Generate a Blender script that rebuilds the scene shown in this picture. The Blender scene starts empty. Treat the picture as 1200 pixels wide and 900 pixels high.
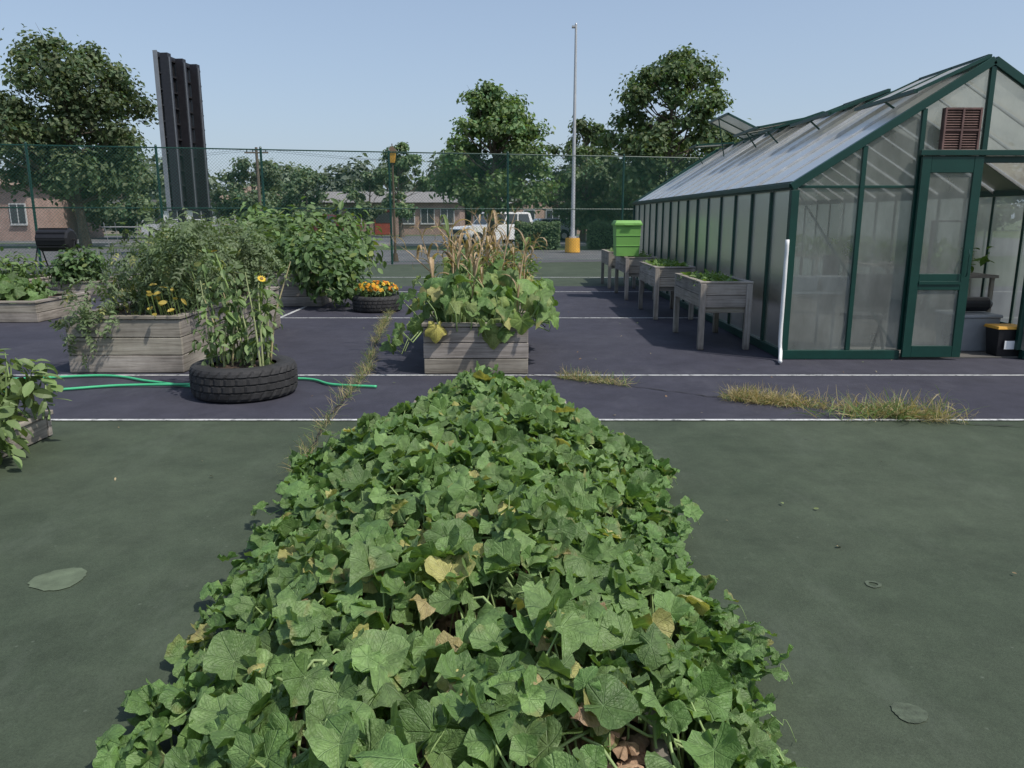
import bpy, math, random
import numpy as np
from mathutils import Vector, Matrix
random.seed(7); R=np.random.RandomState(11)
S=bpy.context.scene
S.view_settings.view_transform='Standard'; S.view_settings.look='None'; S.view_settings.exposure=0

# ------------------------------------------------------------- mesh builder
class M:
    def __init__(s): s.V=[];s.F=[];s.MI=[];s.UV=[];s.C=[];s.n=0
    def add(s,v,f,mat=0,uv=None,col=(1,1,1)):
        v=np.asarray(v,float).reshape(-1,3)
        if isinstance(f,list):
            if not hasattr(f[0],'__len__'): f=[f]
            g={}
            for q in f: g.setdefault(len(q),[]).append(list(q))
            fs=[np.array(x,int) for x in g.values()]
        else: fs=[np.asarray(f,int)]
        s.V.append(v)
        for f in fs: s.F.append(f+s.n); s.MI.append(np.full(len(f),mat,int))
        s.UV.append(np.zeros((len(v),2)) if uv is None else np.asarray(uv,float))
        c=np.asarray(col,float)
        if c.ndim==1: c=np.tile(c[:3],(len(v),1))
        s.C.append(c); s.n+=len(v)
    def box(s,c,size,mat=0,col=None,rot=None,jit=0.16):
        h=np.array(size)/2.
        v=np.array([[x,y,z] for x in(-1,1) for y in(-1,1) for z in(-1,1)],float)*h
        if rot is not None: v=v@np.array(rot).T
        v=v+np.array(c)
        f=[[0,1,3,2],[4,6,7,5],[0,4,5,1],[2,3,7,6],[0,2,6,4],[1,5,7,3]]
        if col is None:
            k=1+random.uniform(-jit,jit); col=(k,k*random.uniform(.985,1.01),k*random.uniform(.94,1.02))
        s.add(v,f,mat,None,col)
    def bx(s,x0,x1,y0,y1,z0,z1,mat=0,col=None):
        s.box(((x0+x1)/2,(y0+y1)/2,(z0+z1)/2),(abs(x1-x0),abs(y1-y0),abs(z1-z0)),mat,col)
    def beam(s,p0,p1,w,h,mat=0,col=None):
        p0=Vector(p0);p1=Vector(p1);d=p1-p0
        q=d.to_track_quat('Y','Z').to_matrix()
        s.box((p0+p1)/2,(w,d.length,h),mat,col,rot=[list(r) for r in q])
    def tube(s,pts,rad,seg=8,mat=0,col=(1,1,1),cap=True):
        P=[Vector(p) for p in pts]; n=len(P)
        if not hasattr(rad,'__len__'): rad=[rad]*n
        vs=[]
        ref=Vector((0.31,0.17,0.93)) 
        for i in range(n):
            d=(P[min(i+1,n-1)]-P[max(i-1,0)]).normalized()
            r=ref if abs(d.dot(ref))<.93 else Vector((1,.1,0))
            a=d.cross(r).normalized(); b=d.cross(a)
            for k in range(seg):
                t=2*math.pi*k/seg
                vs.append(P[i]+(a*math.cos(t)+b*math.sin(t))*rad[i])
        f=[]
        for i in range(n-1):
            for k in range(seg):
                k2=(k+1)%seg
                f.append([i*seg+k,i*seg+k2,(i+1)*seg+k2,(i+1)*seg+k])
        vs=np.array([list(v) for v in vs]); base=s.n
        s.add(vs,f,mat,None,col)
        if cap:
            for off,rev in((0,True),((n-1)*seg,False)):
                idx=list(range(off,off+seg)); 
                s.F.append(np.array([idx[::-1] if rev else idx])+base); s.MI.append(np.array([mat]))
    def build(s,name,mats,smooth=False,bevel=0,parent=None):
        me=bpy.data.meshes.new(name)
        V=np.concatenate(s.V); C=np.concatenate(s.C); UV=np.concatenate(s.UV)
        loops=np.concatenate([f.ravel() for f in s.F])
        tot=np.concatenate([np.full(len(f),f.shape[1]) for f in s.F])
        st=np.concatenate([[0],np.cumsum(tot)[:-1]])
        me.vertices.add(len(V)); me.vertices.foreach_set('co',V.astype(np.float32).ravel())
        me.loops.add(len(loops)); me.loops.foreach_set('vertex_index',loops.astype(np.int32))
        me.polygons.add(len(tot)); me.polygons.foreach_set('loop_start',st.astype(np.int32))
        me.polygons.foreach_set('loop_total',tot.astype(np.int32))
        me.polygons.foreach_set('material_index',np.concatenate(s.MI).astype(np.int32))
        me.polygons.foreach_set('use_smooth',np.full(len(tot),smooth))
        me.update(calc_edges=True)
        u=me.uv_layers.new(name='UVMap'); u.data.foreach_set('uv',UV[loops].astype(np.float32).ravel())
        a=me.color_attributes.new('Col','FLOAT_COLOR','POINT')
        a.data.foreach_set('color',np.concatenate([C,np.ones((len(C),1))],1).astype(np.float32).ravel())
        for m in mats: me.materials.append(m)
        me.validate()
        o=bpy.data.objects.new(name,me); S.collection.objects.link(o)
        if bevel:
            b=o.modifiers.new('bev','BEVEL'); b.width=bevel; b.segments=2; b.limit_method='ANGLE'
        if parent: o.parent=parent
        return o

def frames(nrm,tip):
    n=nrm/np.linalg.norm(nrm,axis=1,keepdims=True)
    t=tip-n*np.sum(tip*n,axis=1,keepdims=True)
    t/=np.linalg.norm(t,axis=1,keepdims=True)+1e-9
    x=np.cross(t,n)
    return np.stack([x,t,n],axis=2)
def scatter(m,tmpls,pos,nrm,tip,scl,col,mat=0):
    N=len(pos)
    if N==0: return
    Fm=frames(nrm,tip); ids=R.randint(0,len(tmpls),N)
    scl=np.asarray(scl)
    if scl.ndim==1: scl=np.repeat(scl[:,None],3,1)
    for k,(v,f,uv) in enumerate(tmpls):
        w=np.where(ids==k)[0]
        if len(w)==0: continue
        vv=np.einsum('nij,nvj->nvi',Fm[w],v[None]*scl[w][:,None,:])+pos[w][:,None,:]
        nv=len(v)
        ff=(f[None]+ (np.arange(len(w))*nv)[:,None,None]).reshape(-1,f.shape[1])
        m.add(vv.reshape(-1,3),ff,mat,np.tile(uv,(len(w),1)),np.repeat(col[w],nv,axis=0))

# ------------------------------------------------------------- templates
def round_leaf(seed,n=24,rings=3,cup=.25,wave=.12,fold=.0,droop=.1,lobe=.07,sinus=.6):
    r=np.random.RandomState(seed)
    th=np.arange(n)/n*2*np.pi
    d=np.abs((th-np.pi+np.pi)%(2*np.pi)-np.pi)
    rr=(1+lobe*np.cos(5*th)+.035*r.randn(n))*(1+.2*np.cos(th))*(1-sinus*np.exp(-(d/.3)**2))
    V=[[0,0,0]]
    k=r.choice([2,3]);ph=r.rand()*6; ph2=r.rand()*6
    for j in range(1,rings+1):
        q=j/rings
        x=np.sin(th)*rr*q; y=np.cos(th)*rr*q
        z=cup*q*q+wave*q*q*np.sin(k*th+ph)+fold*np.abs(x)-droop*np.where(y>0,y*y,0)-.07*q*np.cos(7.5*th)+.09*q**3*np.sin(8*th+ph2)+.05*q*q*r.randn(n)
        V+=list(np.stack([x,y,z],1))
    V=np.array([list(v) for v in V]); F=[]
    for i in range(n):
        i2=(i+1)%n
        F.append([0,1+i,1+i2])
        for j in range(rings-1):
            a=1+j*n
            F.append([a+i,a+n+i,a+n+i2]);F.append([a+i,a+n+i2,a+i2])
    return V,np.array(F)[:,::-1].copy(),V[:,:2].copy()
MELON=[round_leaf(1,cup=.3,wave=.18),round_leaf(2,cup=-.25,wave=.2,droop=.15),round_leaf(3,cup=.1,wave=.22,fold=.4),
       round_leaf(4,cup=-.45,wave=.15,droop=.2),round_leaf(5,cup=.4,wave=.25,fold=.1),round_leaf(6,cup=-.1,wave=.25,fold=-.45,droop=.1),
       round_leaf(7,cup=.05,wave=.12,fold=.85,droop=.15),round_leaf(8,cup=-.1,wave=.3,fold=-.1,droop=.4),round_leaf(9,cup=.15,wave=.12,droop=-.1)]
SQUASH=[round_leaf(11,cup=.1,wave=.15,lobe=.16,droop=.35),round_leaf(12,cup=-.2,wave=.2,lobe=.14,droop=.4,fold=-.3),
        round_leaf(13,cup=.2,wave=.2,lobe=.18,droop=.3,fold=.4),round_leaf(14,cup=-.4,wave=.25,lobe=.12,droop=.2,fold=-.2)]
def point_leaf(w=.35,fold=.25,droop=.3,n=4):
    V=[];F=[]
    for i in range(n+1):
        t=i/n; ww=w*math.sin(math.pi*min(1,t*.92+.04))**.8*(1-t*.25) if i<n else 0.01
        z=-droop*t*t
        V+=[[-ww,t,z+fold*ww],[0,t,z],[ww,t,z+fold*ww]]
    for i in range(n):
        a=3*i
        F+=[[a,a+1,a+4],[a,a+4,a+3],[a+1,a+2,a+5],[a+1,a+5,a+4]]
    V=np.array(V); return V,np.array(F),V[:,:2].copy()
PEPPER=[point_leaf(.3,.3,.25),point_leaf(.26,.5,.45),point_leaf(.33,.1,.1)]
def merge(list_):
    V=[];F=[];o=0
    for v,f in list_: V.append(v);F.append(f+o);o+=len(v)
    V=np.concatenate(V); return V,np.concatenate(F),V[:,:2].copy()
def spray(seed,k=3,droop=.35):
    r=np.random.RandomState(seed);L=[]
    b,f,_=point_leaf(.3,.3,.35,3)
    for i in range(k+1):
        t=.25+.65*i/k; c=np.array([0,t,-droop*t*t])
        for sd in((-1,1) if i<k else (0,)):
            s=.36*(1-.3*abs(i/k-.4))*r.uniform(.8,1.15)
            a=sd*r.uniform(.9,1.3); ca,sa=math.cos(a),math.sin(a)
            v=b*s; v=np.stack([v[:,0]*ca+v[:,1]*sa,-v[:,0]*sa+v[:,1]*ca,v[:,2]+r.uniform(-.2,.1)*np.abs(v[:,1])],1)+c
            L.append((v,f))
    v=np.array([[-.012,0,0],[.012,0,0],[.008,.9,-droop*.81],[-.008,.9,-droop*.81]]);L.append((v,np.array([[0,1,2],[0,2,3]])))
    return merge(L)
TOMATO=[spray(i,3,d) for i,d in((1,.2),(2,.5),(3,.8))]
def strap(w=.05,bend=1.,n=8,twist=.0):
    V=[];F=[];y=0;z=0;a=1.2
    for i in range(n+1):
        t=i/n; ww=w*(1-t**2.2)*(.5+.5*min(1,t*5))+.002
        V+=[[-ww,y,z+ww*.4],[0,y,z],[ww,y,z+ww*.4+twist*ww*t]]
        y+=math.cos(a)/n; z+=math.sin(a)/n; a-=bend*(.4+1.6*t)/n*1.6
    for i in range(n):
        q=3*i; F+=[[q,q+1,q+4],[q,q+4,q+3],[q+1,q+2,q+5],[q+1,q+5,q+4]]
    V=np.array(V); return V,np.array(F),V[:,:2].copy()
STRAP=[strap(.045,1.9,twist=.8),strap(.04,2.6,twist=-.6),strap(.045,2.2,twist=.3),strap(.035,1.3,twist=.9)]
BLADE=[strap(.012,b,5) for b in(.2,.6,1.1,1.6)]
QUADL=[(np.array([[0,-.5,0],[.42,0,.12],[0,.6,0],[-.42,0,.12]],float),np.array([[0,1,2],[0,2,3]]),np.zeros((4,2))),
       (np.array([[0,-.5,0],[.3,.05,.2],[0,.55,-.1],[-.36,-.05,.1]],float),np.array([[0,1,2],[0,2,3]]),np.zeros((4,2)))]
def flower(n=9):
    V=[[0,0,.06]];F=[]
    for i in range(n*2):
        t=math.pi*i/n; r=1 if i%2 else .66
        V.append([math.sin(t)*r,math.cos(t)*r,.12 if i%2 else .02])
    for i in range(n*2): F.append([0,1+(i+1)%(2*n),1+i])
    V=np.array(V,float); return V,np.array(F),V[:,:2].copy()
FLW=[flower(7),flower(9)]

# ------------------------------------------------------------- materials
def nmat(name):
    m=bpy.data.materials.new(name); m.use_nodes=True; nt=m.node_tree
    return m,nt,nt.nodes['Principled BSDF'],nt.nodes['Material Output']
def noise(nt,vec,scale,detail=6,rough=.6):
    n=nt.nodes.new('ShaderNodeTexNoise'); n.inputs['Scale'].default_value=scale
    n.inputs['Detail'].default_value=detail; n.inputs['Roughness'].default_value=rough
    if vec is not None: nt.links.new(vec,n.inputs['Vector'])
    return n.outputs['Fac']
def ramp(nt,fac,stops):
    n=nt.nodes.new('ShaderNodeValToRGB'); e=n.color_ramp.elements
    while len(e)<len(stops): e.new(.5)
    for i,(p,c) in enumerate(stops):
        e[i].position=p; e[i].color=(c,c,c,1) if not hasattr(c,'__len__') else (*c,1)
    nt.links.new(fac,n.inputs['Fac']); return n.outputs['Color']
def mix(nt,a,b,fac,mode='MIX'):
    n=nt.nodes.new('ShaderNodeMix'); n.data_type='RGBA'; n.blend_type=mode
    A=[i for i in n.inputs if i.identifier=='A_Color'][0]; B=[i for i in n.inputs if i.identifier=='B_Color'][0]; Fq=[i for i in n.inputs if i.identifier=='Factor_Float'][0]
    for sock,v in((A,a),(B,b),(Fq,fac)):
        if isinstance(v,(int,float)): sock.default_value=v if sock.type=='VALUE' else (v,v,v,1)
        elif isinstance(v,tuple): sock.default_value=(*v,1)
        else: nt.links.new(v,sock)
    return [o for o in n.outputs if o.identifier=='Result_Color'][0]
def math_(nt,op,a,b=None):
    n=nt.nodes.new('ShaderNodeMath'); n.operation=op
    for i,v in enumerate((a,b)):
        if v is None: continue
        if isinstance(v,(int,float)): n.inputs[i].default_value=v
        else: nt.links.new(v,n.inputs[i])
    return n.outputs[0]
def pos(nt,scale=(1,1,1)):
    g=nt.nodes.new('ShaderNodeNewGeometry'); mp=nt.nodes.new('ShaderNodeMapping'); mp.inputs['Scale'].default_value=scale
    nt.links.new(g.outputs['Position'],mp.inputs['Vector']); return mp.outputs['Vector']
def attr(nt):
    a=nt.nodes.new('ShaderNodeAttribute'); a.attribute_name='Col'; return a.outputs['Color']
def bump(nt,b,h,st=.3,dist=.01):
    n=nt.nodes.new('ShaderNodeBump'); n.inputs['Strength'].default_value=st; n.inputs['Distance'].default_value=dist
    nt.links.new(h,n.inputs['Height']); nt.links.new(n.outputs[0],b.inputs['Normal'])
def simple(name,col,rough=.6,metal=0,var=.25,scale=8,bmp=.15,spec=.4):
    m,nt,b,o=nmat(name); p=pos(nt)
    f=noise(nt,p,scale,4); f2=ramp(nt,f,[(.3,1-var),(.7,1+var)])
    c=mix(nt,mix(nt,attr(nt),tuple(col),1.,'MULTIPLY'),f2,1.,'MULTIPLY')
    nt.links.new(c,b.inputs['Base Color']); b.inputs['Roughness'].default_value=rough; b.inputs['Metallic'].default_value=metal
    b.inputs['Specular IOR Level'].default_value=spec
    if bmp: bump(nt,b,noise(nt,p,scale*12,3),bmp)
    return m
def leafmat(name,veins=True,trans=.3,rough=.5,vein_col=1.45):
    m,nt,b,o=nmat(name); a=attr(nt); c=a
    if veins:
        p=pos(nt)
        c=mix(nt,c,ramp(nt,noise(nt,p,35,2),[(.3,.78),(.7,1.2)]),1.,'MULTIPLY')
        uv=nt.nodes.new('ShaderNodeUVMap'); sp=nt.nodes.new('ShaderNodeSeparateXYZ'); nt.links.new(uv.outputs[0],sp.inputs[0])
        x,y=sp.outputs[0],sp.outputs[1]
        ang=math_(nt,'ARCTAN2',x,y)
        r=math_(nt,'SQRT',math_(nt,'ADD',math_(nt,'MULTIPLY',x,x),math_(nt,'MULTIPLY',y,y)))
        k=math_(nt,'DIVIDE',ang,math.radians(48))
        fr=math_(nt,'ABSOLUTE',math_(nt,'SUBTRACT',k,math_(nt,'ROUND',k)))
        dist=math_(nt,'MULTIPLY',fr,r)
        v1=ramp(nt,dist,[(.01,1.),(.045,0.)])
        w=math_(nt,'SINE',math_(nt,'MULTIPLY',math_(nt,'SUBTRACT',r,math_(nt,'MULTIPLY',fr,1.1)),26.))
        v2=ramp(nt,math_(nt,'ADD',math_(nt,'MULTIPLY',w,.5),.5),[(.84,0.),(1.,.3)])
        v=math_(nt,'MAXIMUM',v1,v2)
        cl=mix(nt,c,(vein_col,vein_col*.95,vein_col*1.15),1.,'MULTIPLY')
        c=mix(nt,c,cl,v)
        rim=math_(nt,'MULTIPLY',ramp(nt,r,[(.72,0.),(.98,1.)]),ramp(nt,noise(nt,p,5.5,2),[(.60,0.),(.70,.65)]))
        c=mix(nt,c,(.33,.27,.11),rim)
        bump(nt,b,math_(nt,'ADD',math_(nt,'MULTIPLY',v,-1.),noise(nt,p,110,2)),.8,.006)
    nt.links.new(c,b.inputs['Base Color']); b.inputs['Roughness'].default_value=rough; b.inputs['Specular IOR Level'].default_value=.5
    t=nt.nodes.new('ShaderNodeBsdfTranslucent')
    ct=mix(nt,c,(1.35,1.35,.5),1.,'MULTIPLY'); nt.links.new(ct,t.inputs['Color'])
    ms=nt.nodes.new('ShaderNodeMixShader'); ms.inputs[0].default_value=trans
    nt.links.new(b.outputs[0],ms.inputs[1]); nt.links.new(t.outputs[0],ms.inputs[2]); nt.links.new(ms.outputs[0],o.inputs['Surface'])
    return m
LEAFV=leafmat('leaf_veined',True,.3,.5); LEAF=leafmat('leaf_plain',False,.3,.55); TREEL=leafmat('tree_leaf',False,.3,.6)
STEM=simple('stem',(1,1,1),.6,var=.15,bmp=0)
def woodmat(name,sc,col=(.30,.272,.238)):
    m,nt,b,o=nmat(name); p=pos(nt,sc)
    f=noise(nt,p,1.,8,.65); c=ramp(nt,f,[(.25,(col[0]*.42,col[1]*.40,col[2]*.38)),(.5,col),(.75,(col[0]*1.3,col[1]*1.32,col[2]*1.36))])
    g=noise(nt,pos(nt),2.2,5); c=mix(nt,c,ramp(nt,g,[(.3,.65),(.7,1.2)]),1.,'MULTIPLY')
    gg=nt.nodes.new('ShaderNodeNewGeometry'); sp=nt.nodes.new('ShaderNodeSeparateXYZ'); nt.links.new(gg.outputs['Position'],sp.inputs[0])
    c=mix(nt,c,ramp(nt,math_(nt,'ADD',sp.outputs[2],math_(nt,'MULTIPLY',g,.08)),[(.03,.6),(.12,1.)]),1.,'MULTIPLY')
    c=mix(nt,c,attr(nt),1.,'MULTIPLY')
    nt.links.new(c,b.inputs['Base Color']); b.inputs['Roughness'].default_value=.85; b.inputs['Specular IOR Level'].default_value=.2
    bump(nt,b,f,.5,.006); return m
WOODH=woodmat('weathered_wood',(2.2,2.2,55)); WOODV=woodmat('weathered_wood_post',(50,50,2.2))
def groundmat(name,c1,c2,scuff,fine=.2,wear=.5):
    m,nt,b,o=nmat(name); p=pos(nt)
    c=mix(nt,c1,c2,ramp(nt,noise(nt,p,.55,7,.7),[(.4,0.),(.6,1.)]))
    c=mix(nt,c,ramp(nt,noise(nt,p,3.1,7,.75),[(.3,.76),(.7,1.2)]),1.,'MULTIPLY')
    c=mix(nt,c,ramp(nt,noise(nt,p,150,2,.7),[(.3,1-fine),(.7,1+fine)]),1.,'MULTIPLY')
    c=mix(nt,c,scuff,ramp(nt,noise(nt,pos(nt,(1.,.35,1)),1.7,8,.8),[(.53,0.),(.74,wear)]))
    c=mix(nt,c,scuff,ramp(nt,noise(nt,p,19.,5,.8),[(.62,0.),(.70,wear*.8)]))
    vo=nt.nodes.new('ShaderNodeTexVoronoi'); vo.inputs['Scale'].default_value=7.; nt.links.new(p,vo.inputs['Vector'])
    c=mix(nt,c,scuff,ramp(nt,vo.outputs['Distance'],[(.02,.8),(.06,0.)]))
    vo2=nt.nodes.new('ShaderNodeTexVoronoi'); vo2.inputs['Scale'].default_value=2.3; nt.links.new(p,vo2.inputs['Vector'])
    c=mix(nt,c,(.02,.022,.02),ramp(nt,vo2.outputs['Distance'],[(.01,.7),(.03,0.)]))
    nt.links.new(c,b.inputs['Base Color']); b.inputs['Roughness'].default_value=.8; b.inputs['Specular IOR Level'].default_value=.3
    bump(nt,b,noise(nt,p,220,2),.35,.004); return m
GREENC=groundmat('court_green',(.046,.063,.039),(.060,.078,.050),(.10,.122,.09))
PURPLE=groundmat('court_purple',(.038,.038,.053),(.049,.049,.065),(.088,.088,.104))
ASPH=groundmat('asphalt',(.10,.10,.105),(.13,.13,.13),(.2,.2,.2))
GRASS=groundmat('lawn',(.06,.09,.03),(.09,.12,.045),(.14,.14,.07))
def paintmat():
    m,nt,b,o=nmat('white_line_paint'); p=pos(nt)
    f=ramp(nt,noise(nt,p,14,7,.75),[(.38,0.),(.5,1.)])
    f2=ramp(nt,noise(nt,p,1.3,4),[(.3,.55),(.6,1.)])
    c=mix(nt,(.12,.13,.13),(.60,.61,.60),math_(nt,'MULTIPLY',f,f2)); nt.links.new(c,b.inputs['Base Color']); b.inputs['Roughness'].default_value=.75; return m
PAINT=paintmat()
SOIL=simple('soil',(.075,.052,.038),.95,var=.5,scale=25,bmp=.6)
DKGREEN=simple('green_powdercoat',(.005,.044,.033),.4,var=.15,scale=4,bmp=0.03)
VINYL=simple('green_vinyl_wire',(.035,.12,.10),.5,var=.1,bmp=0)
ALU=simple('aluminium',(.5,.51,.51),.4,metal=.7,var=.15,scale=5,bmp=0)
BLACK=simple('black_plastic',(.015,.015,.017),.42,var=.2,bmp=0.05)
RUBBER=simple('rubber',(.030,.030,.031),.75,var=.35,scale=9,bmp=.3)
WHITE=simple('white_plastic',(.72,.73,.72),.4,var=.08,scale=4,bmp=0)
LIME=simple('lime_plastic',(.19,.42,.10),.5,var=.08,scale=3,bmp=0)
YEL=simple('yellow_paint',(.68,.36,.05),.55,var=.15,scale=3,bmp=.1)
GREYP=simple('grey_plastic',(.26,.275,.29),.45,var=.08,bmp=0)
RUST=simple('louver_redbrown',(.15,.085,.075),.65,var=.35,scale=6,bmp=.1)
HOSE=simple('hose_green',(.07,.46,.22),.45,var=.05,bmp=0)
STEEL=simple('galvanised_steel',(.45,.46,.47),.5,metal=.3,var=.12,scale=3,bmp=0)
BROWNM=simple('bronze_paint',(.09,.06,.035),.5,var=.1,bmp=0)
CONC=simple('concrete',(.38,.36,.33),.9,var=.15,scale=3,bmp=.2)
BARK=simple('bark',(.13,.105,.08),.95,var=.45,scale=14,bmp=.6)
GLASSD=simple('dark_window',(.05,.055,.06),.15,var=.1,bmp=0,spec=.7)
ROOFG=simple('shingle_grey',(.22,.21,.205),.9,var=.2,scale=3,bmp=.2)
ROOFB=simple('shingle_brown',(.24,.175,.13),.9,var=.2,scale=3,bmp=.2)
CARW=simple('car_paint',(1,1,1),.25,var=.03,scale=2,bmp=0,spec=.6)
DEAD=simple('dead_leaf',(1,1,1),.9,var=.35,scale=40,bmp=.3)
PETAL=simple('petal',(1,1,1),.7,var=.15,scale=60,bmp=0)
REDD=simple('door_red',(.30,.07,.05),.5)
def brick(name,c1,c2,mo=(.4,.38,.35)):
    m,nt,b,o=nmat(name); g=nt.nodes.new('ShaderNodeNewGeometry'); sp=nt.nodes.new('ShaderNodeSeparateXYZ'); nt.links.new(g.outputs['Position'],sp.inputs[0])
    cb=nt.nodes.new('ShaderNodeCombineXYZ'); nt.links.new(math_(nt,'ADD',sp.outputs[0],sp.outputs[1]),cb.inputs[0]); nt.links.new(sp.outputs[2],cb.inputs[1])
    t=nt.nodes.new('ShaderNodeTexBrick'); t.inputs['Scale'].default_value=1.; t.inputs['Brick Width'].default_value=.22; t.inputs['Row Height'].default_value=.075; t.inputs['Mortar Size'].default_value=.01
    t.inputs['Color1'].default_value=(*c1,1);t.inputs['Color2'].default_value=(*c2,1);t.inputs['Mortar'].default_value=(*mo,1); nt.links.new(cb.outputs[0],t.inputs['Vector'])
    c=mix(nt,t.outputs['Color'],ramp(nt,noise(nt,pos(nt),1.,3),[(.3,.85),(.7,1.15)]),1.,'MULTIPLY')
    nt.links.new(c,b.inputs['Base Color']); b.inputs['Roughness'].default_value=.9; return m
BRICK=brick('red_brick',(.26,.14,.11),(.32,.18,.14)); BRICKO=brick('orange_brick',(.38,.22,.15),(.44,.26,.18)); BRICKT=brick('tan_brick',(.38,.31,.25),(.44,.36,.29))
def poly(name,tr,dcol,gl,rough=.18,tl=.5):
    m,nt,b,o=nmat(name); nt.nodes.remove(b)
    T=nt.nodes.new('ShaderNodeBsdfTransparent'); T.inputs[0].default_value=(.84,.88,.86,1)
    D=nt.nodes.new('ShaderNodeBsdfDiffuse'); L=nt.nodes.new('ShaderNodeBsdfTranslucent'); G=nt.nodes.new('ShaderNodeBsdfGlossy')
    n1=noise(nt,pos(nt,(1,1,.4)),2.0,5)
    dc=mix(nt,dcol,ramp(nt,n1,[(.3,.75),(.7,1.2)]),1.,'MULTIPLY')
    nt.links.new(dc,D.inputs[0]); nt.links.new(dc,L.inputs[0]); G.inputs['Roughness'].default_value=rough; G.inputs[0].default_value=(.86,.86,.82,1)
    a=nt.nodes.new('ShaderNodeMixShader'); a.inputs[0].default_value=tl; nt.links.new(D.outputs[0],a.inputs[1]); nt.links.new(L.outputs[0],a.inputs[2])
    c=nt.nodes.new('ShaderNodeMixShader'); nt.links.new(a.outputs[0],c.inputs[1]); nt.links.new(T.outputs[0],c.inputs[2])
    nt.links.new(ramp(nt,n1,[(.3,tr),(.65,tr*.82)]),c.inputs[0])
    lw=nt.nodes.new('ShaderNodeLayerWeight'); lw.inputs[0].default_value=gl
    d=nt.nodes.new('ShaderNodeMixShader'); nt.links.new(lw.outputs['Fresnel'],d.inputs[0]); nt.links.new(c.outputs[0],d.inputs[1]); nt.links.new(G.outputs[0],d.inputs[2])
    nt.links.new(d.outputs[0],o.inputs['Surface']); return m
POLY=poly('polycarbonate_wall',.68,(.58,.62,.58),.14,.32); POLYR=poly('polycarbonate_roof',.25,(.66,.625,.53),.05,.4,.35)

# ------------------------------------------------------------- world, sun, camera
D=Vector((.55,-.36,.95)).normalized()
el=math.asin(D.z); az=math.atan2(D.x,D.y)
w=bpy.data.worlds.new('World'); S.world=w; w.use_nodes=True; nt=w.node_tree
sky=nt.nodes.new('ShaderNodeTexSky'); sky.sky_type='NISHITA'; sky.sun_disc=False; sky.sun_elevation=el; sky.sun_rotation=az
sky.air_density=1.0; sky.dust_density=2.0; sky.ozone_density=1.3; sky.altitude=50
tc=nt.nodes.new('ShaderNodeTexCoord'); sx=nt.nodes.new('ShaderNodeSeparateXYZ'); nt.links.new(tc.outputs['Generated'],sx.inputs[0])
haze=mix(nt,sky.outputs[0],(3.0,3.7,4.75),ramp(nt,sx.outputs[2],[(0.,.66),(.10,.55),(.30,.38),(.9,.12)]))
nt.links.new(haze,nt.nodes['Background'].inputs[0]); nt.nodes['Background'].inputs[1].default_value=.15
L=bpy.data.lights.new('sun','SUN'); L.energy=3.7; L.angle=math.radians(1.5); L.color=(1,.95,.87)
lo=bpy.data.objects.new('sun',L); S.collection.objects.link(lo); lo.rotation_euler=(-D).to_track_quat('-Z','Y').to_euler()
cam=bpy.data.cameras.new('camera'); co=bpy.data.objects.new('camera',cam); S.collection.objects.link(co); S.camera=co
co.location=(0,0,1.6); co.rotation_euler=(math.radians(90-12.15),0,0); cam.sensor_width=36; cam.lens=27.18; cam.clip_end=3000; cam.clip_start=.05

# ------------------------------------------------------------- ground
def sheet(name,poly_,z,mat):
    m=M(); m.add([[x,y,z] for x,y in poly_],[list(range(len(poly_)))],0); return m.build(name,[mat])
def fy(X): return 24.5+(X+15.9)*.2436
sheet('ground',[(-900,-300),(900,-300),(900,1500),(-900,1500)],-.03,GRASS)
sheet('parking_lot',[(-70,fy(-70)+.3),(40,fy(40)+.3),(40,72),(-70,72)],-.024,ASPH)
sheet('lawn_strip',[(-40,44),(-6,40),(14,40),(14,45),(-40,52)],-.018,GRASS)
sheet('tennis_court',[(-32,-8),(28,-8),(28,fy(28)),(-32,fy(-32))],-.010,GREENC)
sheet('court_playing_surface',[(-32,6.08),(28,6.08),(28,18.6),(-32,18.6)],-.006,PURPLE)
m=M()
for (x0,x1,y0,y1) in[(-32,28,6.045,6.09),(-32,28,7.86,7.905),(-3.8,14,12.55,12.61),(-3.8,14,17.1,17.17),(-3.83,-3.77,12.61,17.1),(-30,8,21.3,21.4)]:
    k=40 if x1-x0>1 else 1
    for i in range(k):
        a=x0+(x1-x0)*i/k; b=x0+(x1-x0)*(i+1)/k
        m.add([[a,y0,-.002],[b,y0,-.002],[b,y1,-.002],[a,y1,-.002]],[[0,1,2,3]])
m.build('court_line_markings',[PAINT])
PATCH=simple('court_patch',(.105,.135,.085),.85,var=.25,scale=12,bmp=.2)
def blob(name,x,y,r,mat,z=-.006,ring=0):
    m=M();n=36
    rr=[r*(1+.06*math.sin(3*i*2*math.pi/n+x)+random.uniform(-.05,.05)) for i in range(n)]
    v=[[x+math.cos(2*math.pi*i/n)*rr[i],y+math.sin(2*math.pi*i/n)*rr[i],z] for i in range(n)]
    if ring:
        v+=[[x+math.cos(2*math.pi*i/n)*rr[i]*ring,y+math.sin(2*math.pi*i/n)*rr[i]*ring,z] for i in range(n)]
        m.add(v,[[i,(i+1)%n,n+(i+1)%n,n+i] for i in range(n)])
    else: m.add(v,[list(range(n))])
    m.build(name,[mat])
blob('court_patch',-2.06,3.25,.115,PATCH)
PATCH2=simple('court_stain',(.070,.090,.060),.85,var=.4,scale=30,bmp=.2)
blob('court_stain',1.32,2.28,.055,PATCH2); blob('court_stain',1.62,3.2,.035,PATCH2,ring=.55)
CR=simple('crack_dark',(.02,.02,.018),.95,var=.3)
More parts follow.
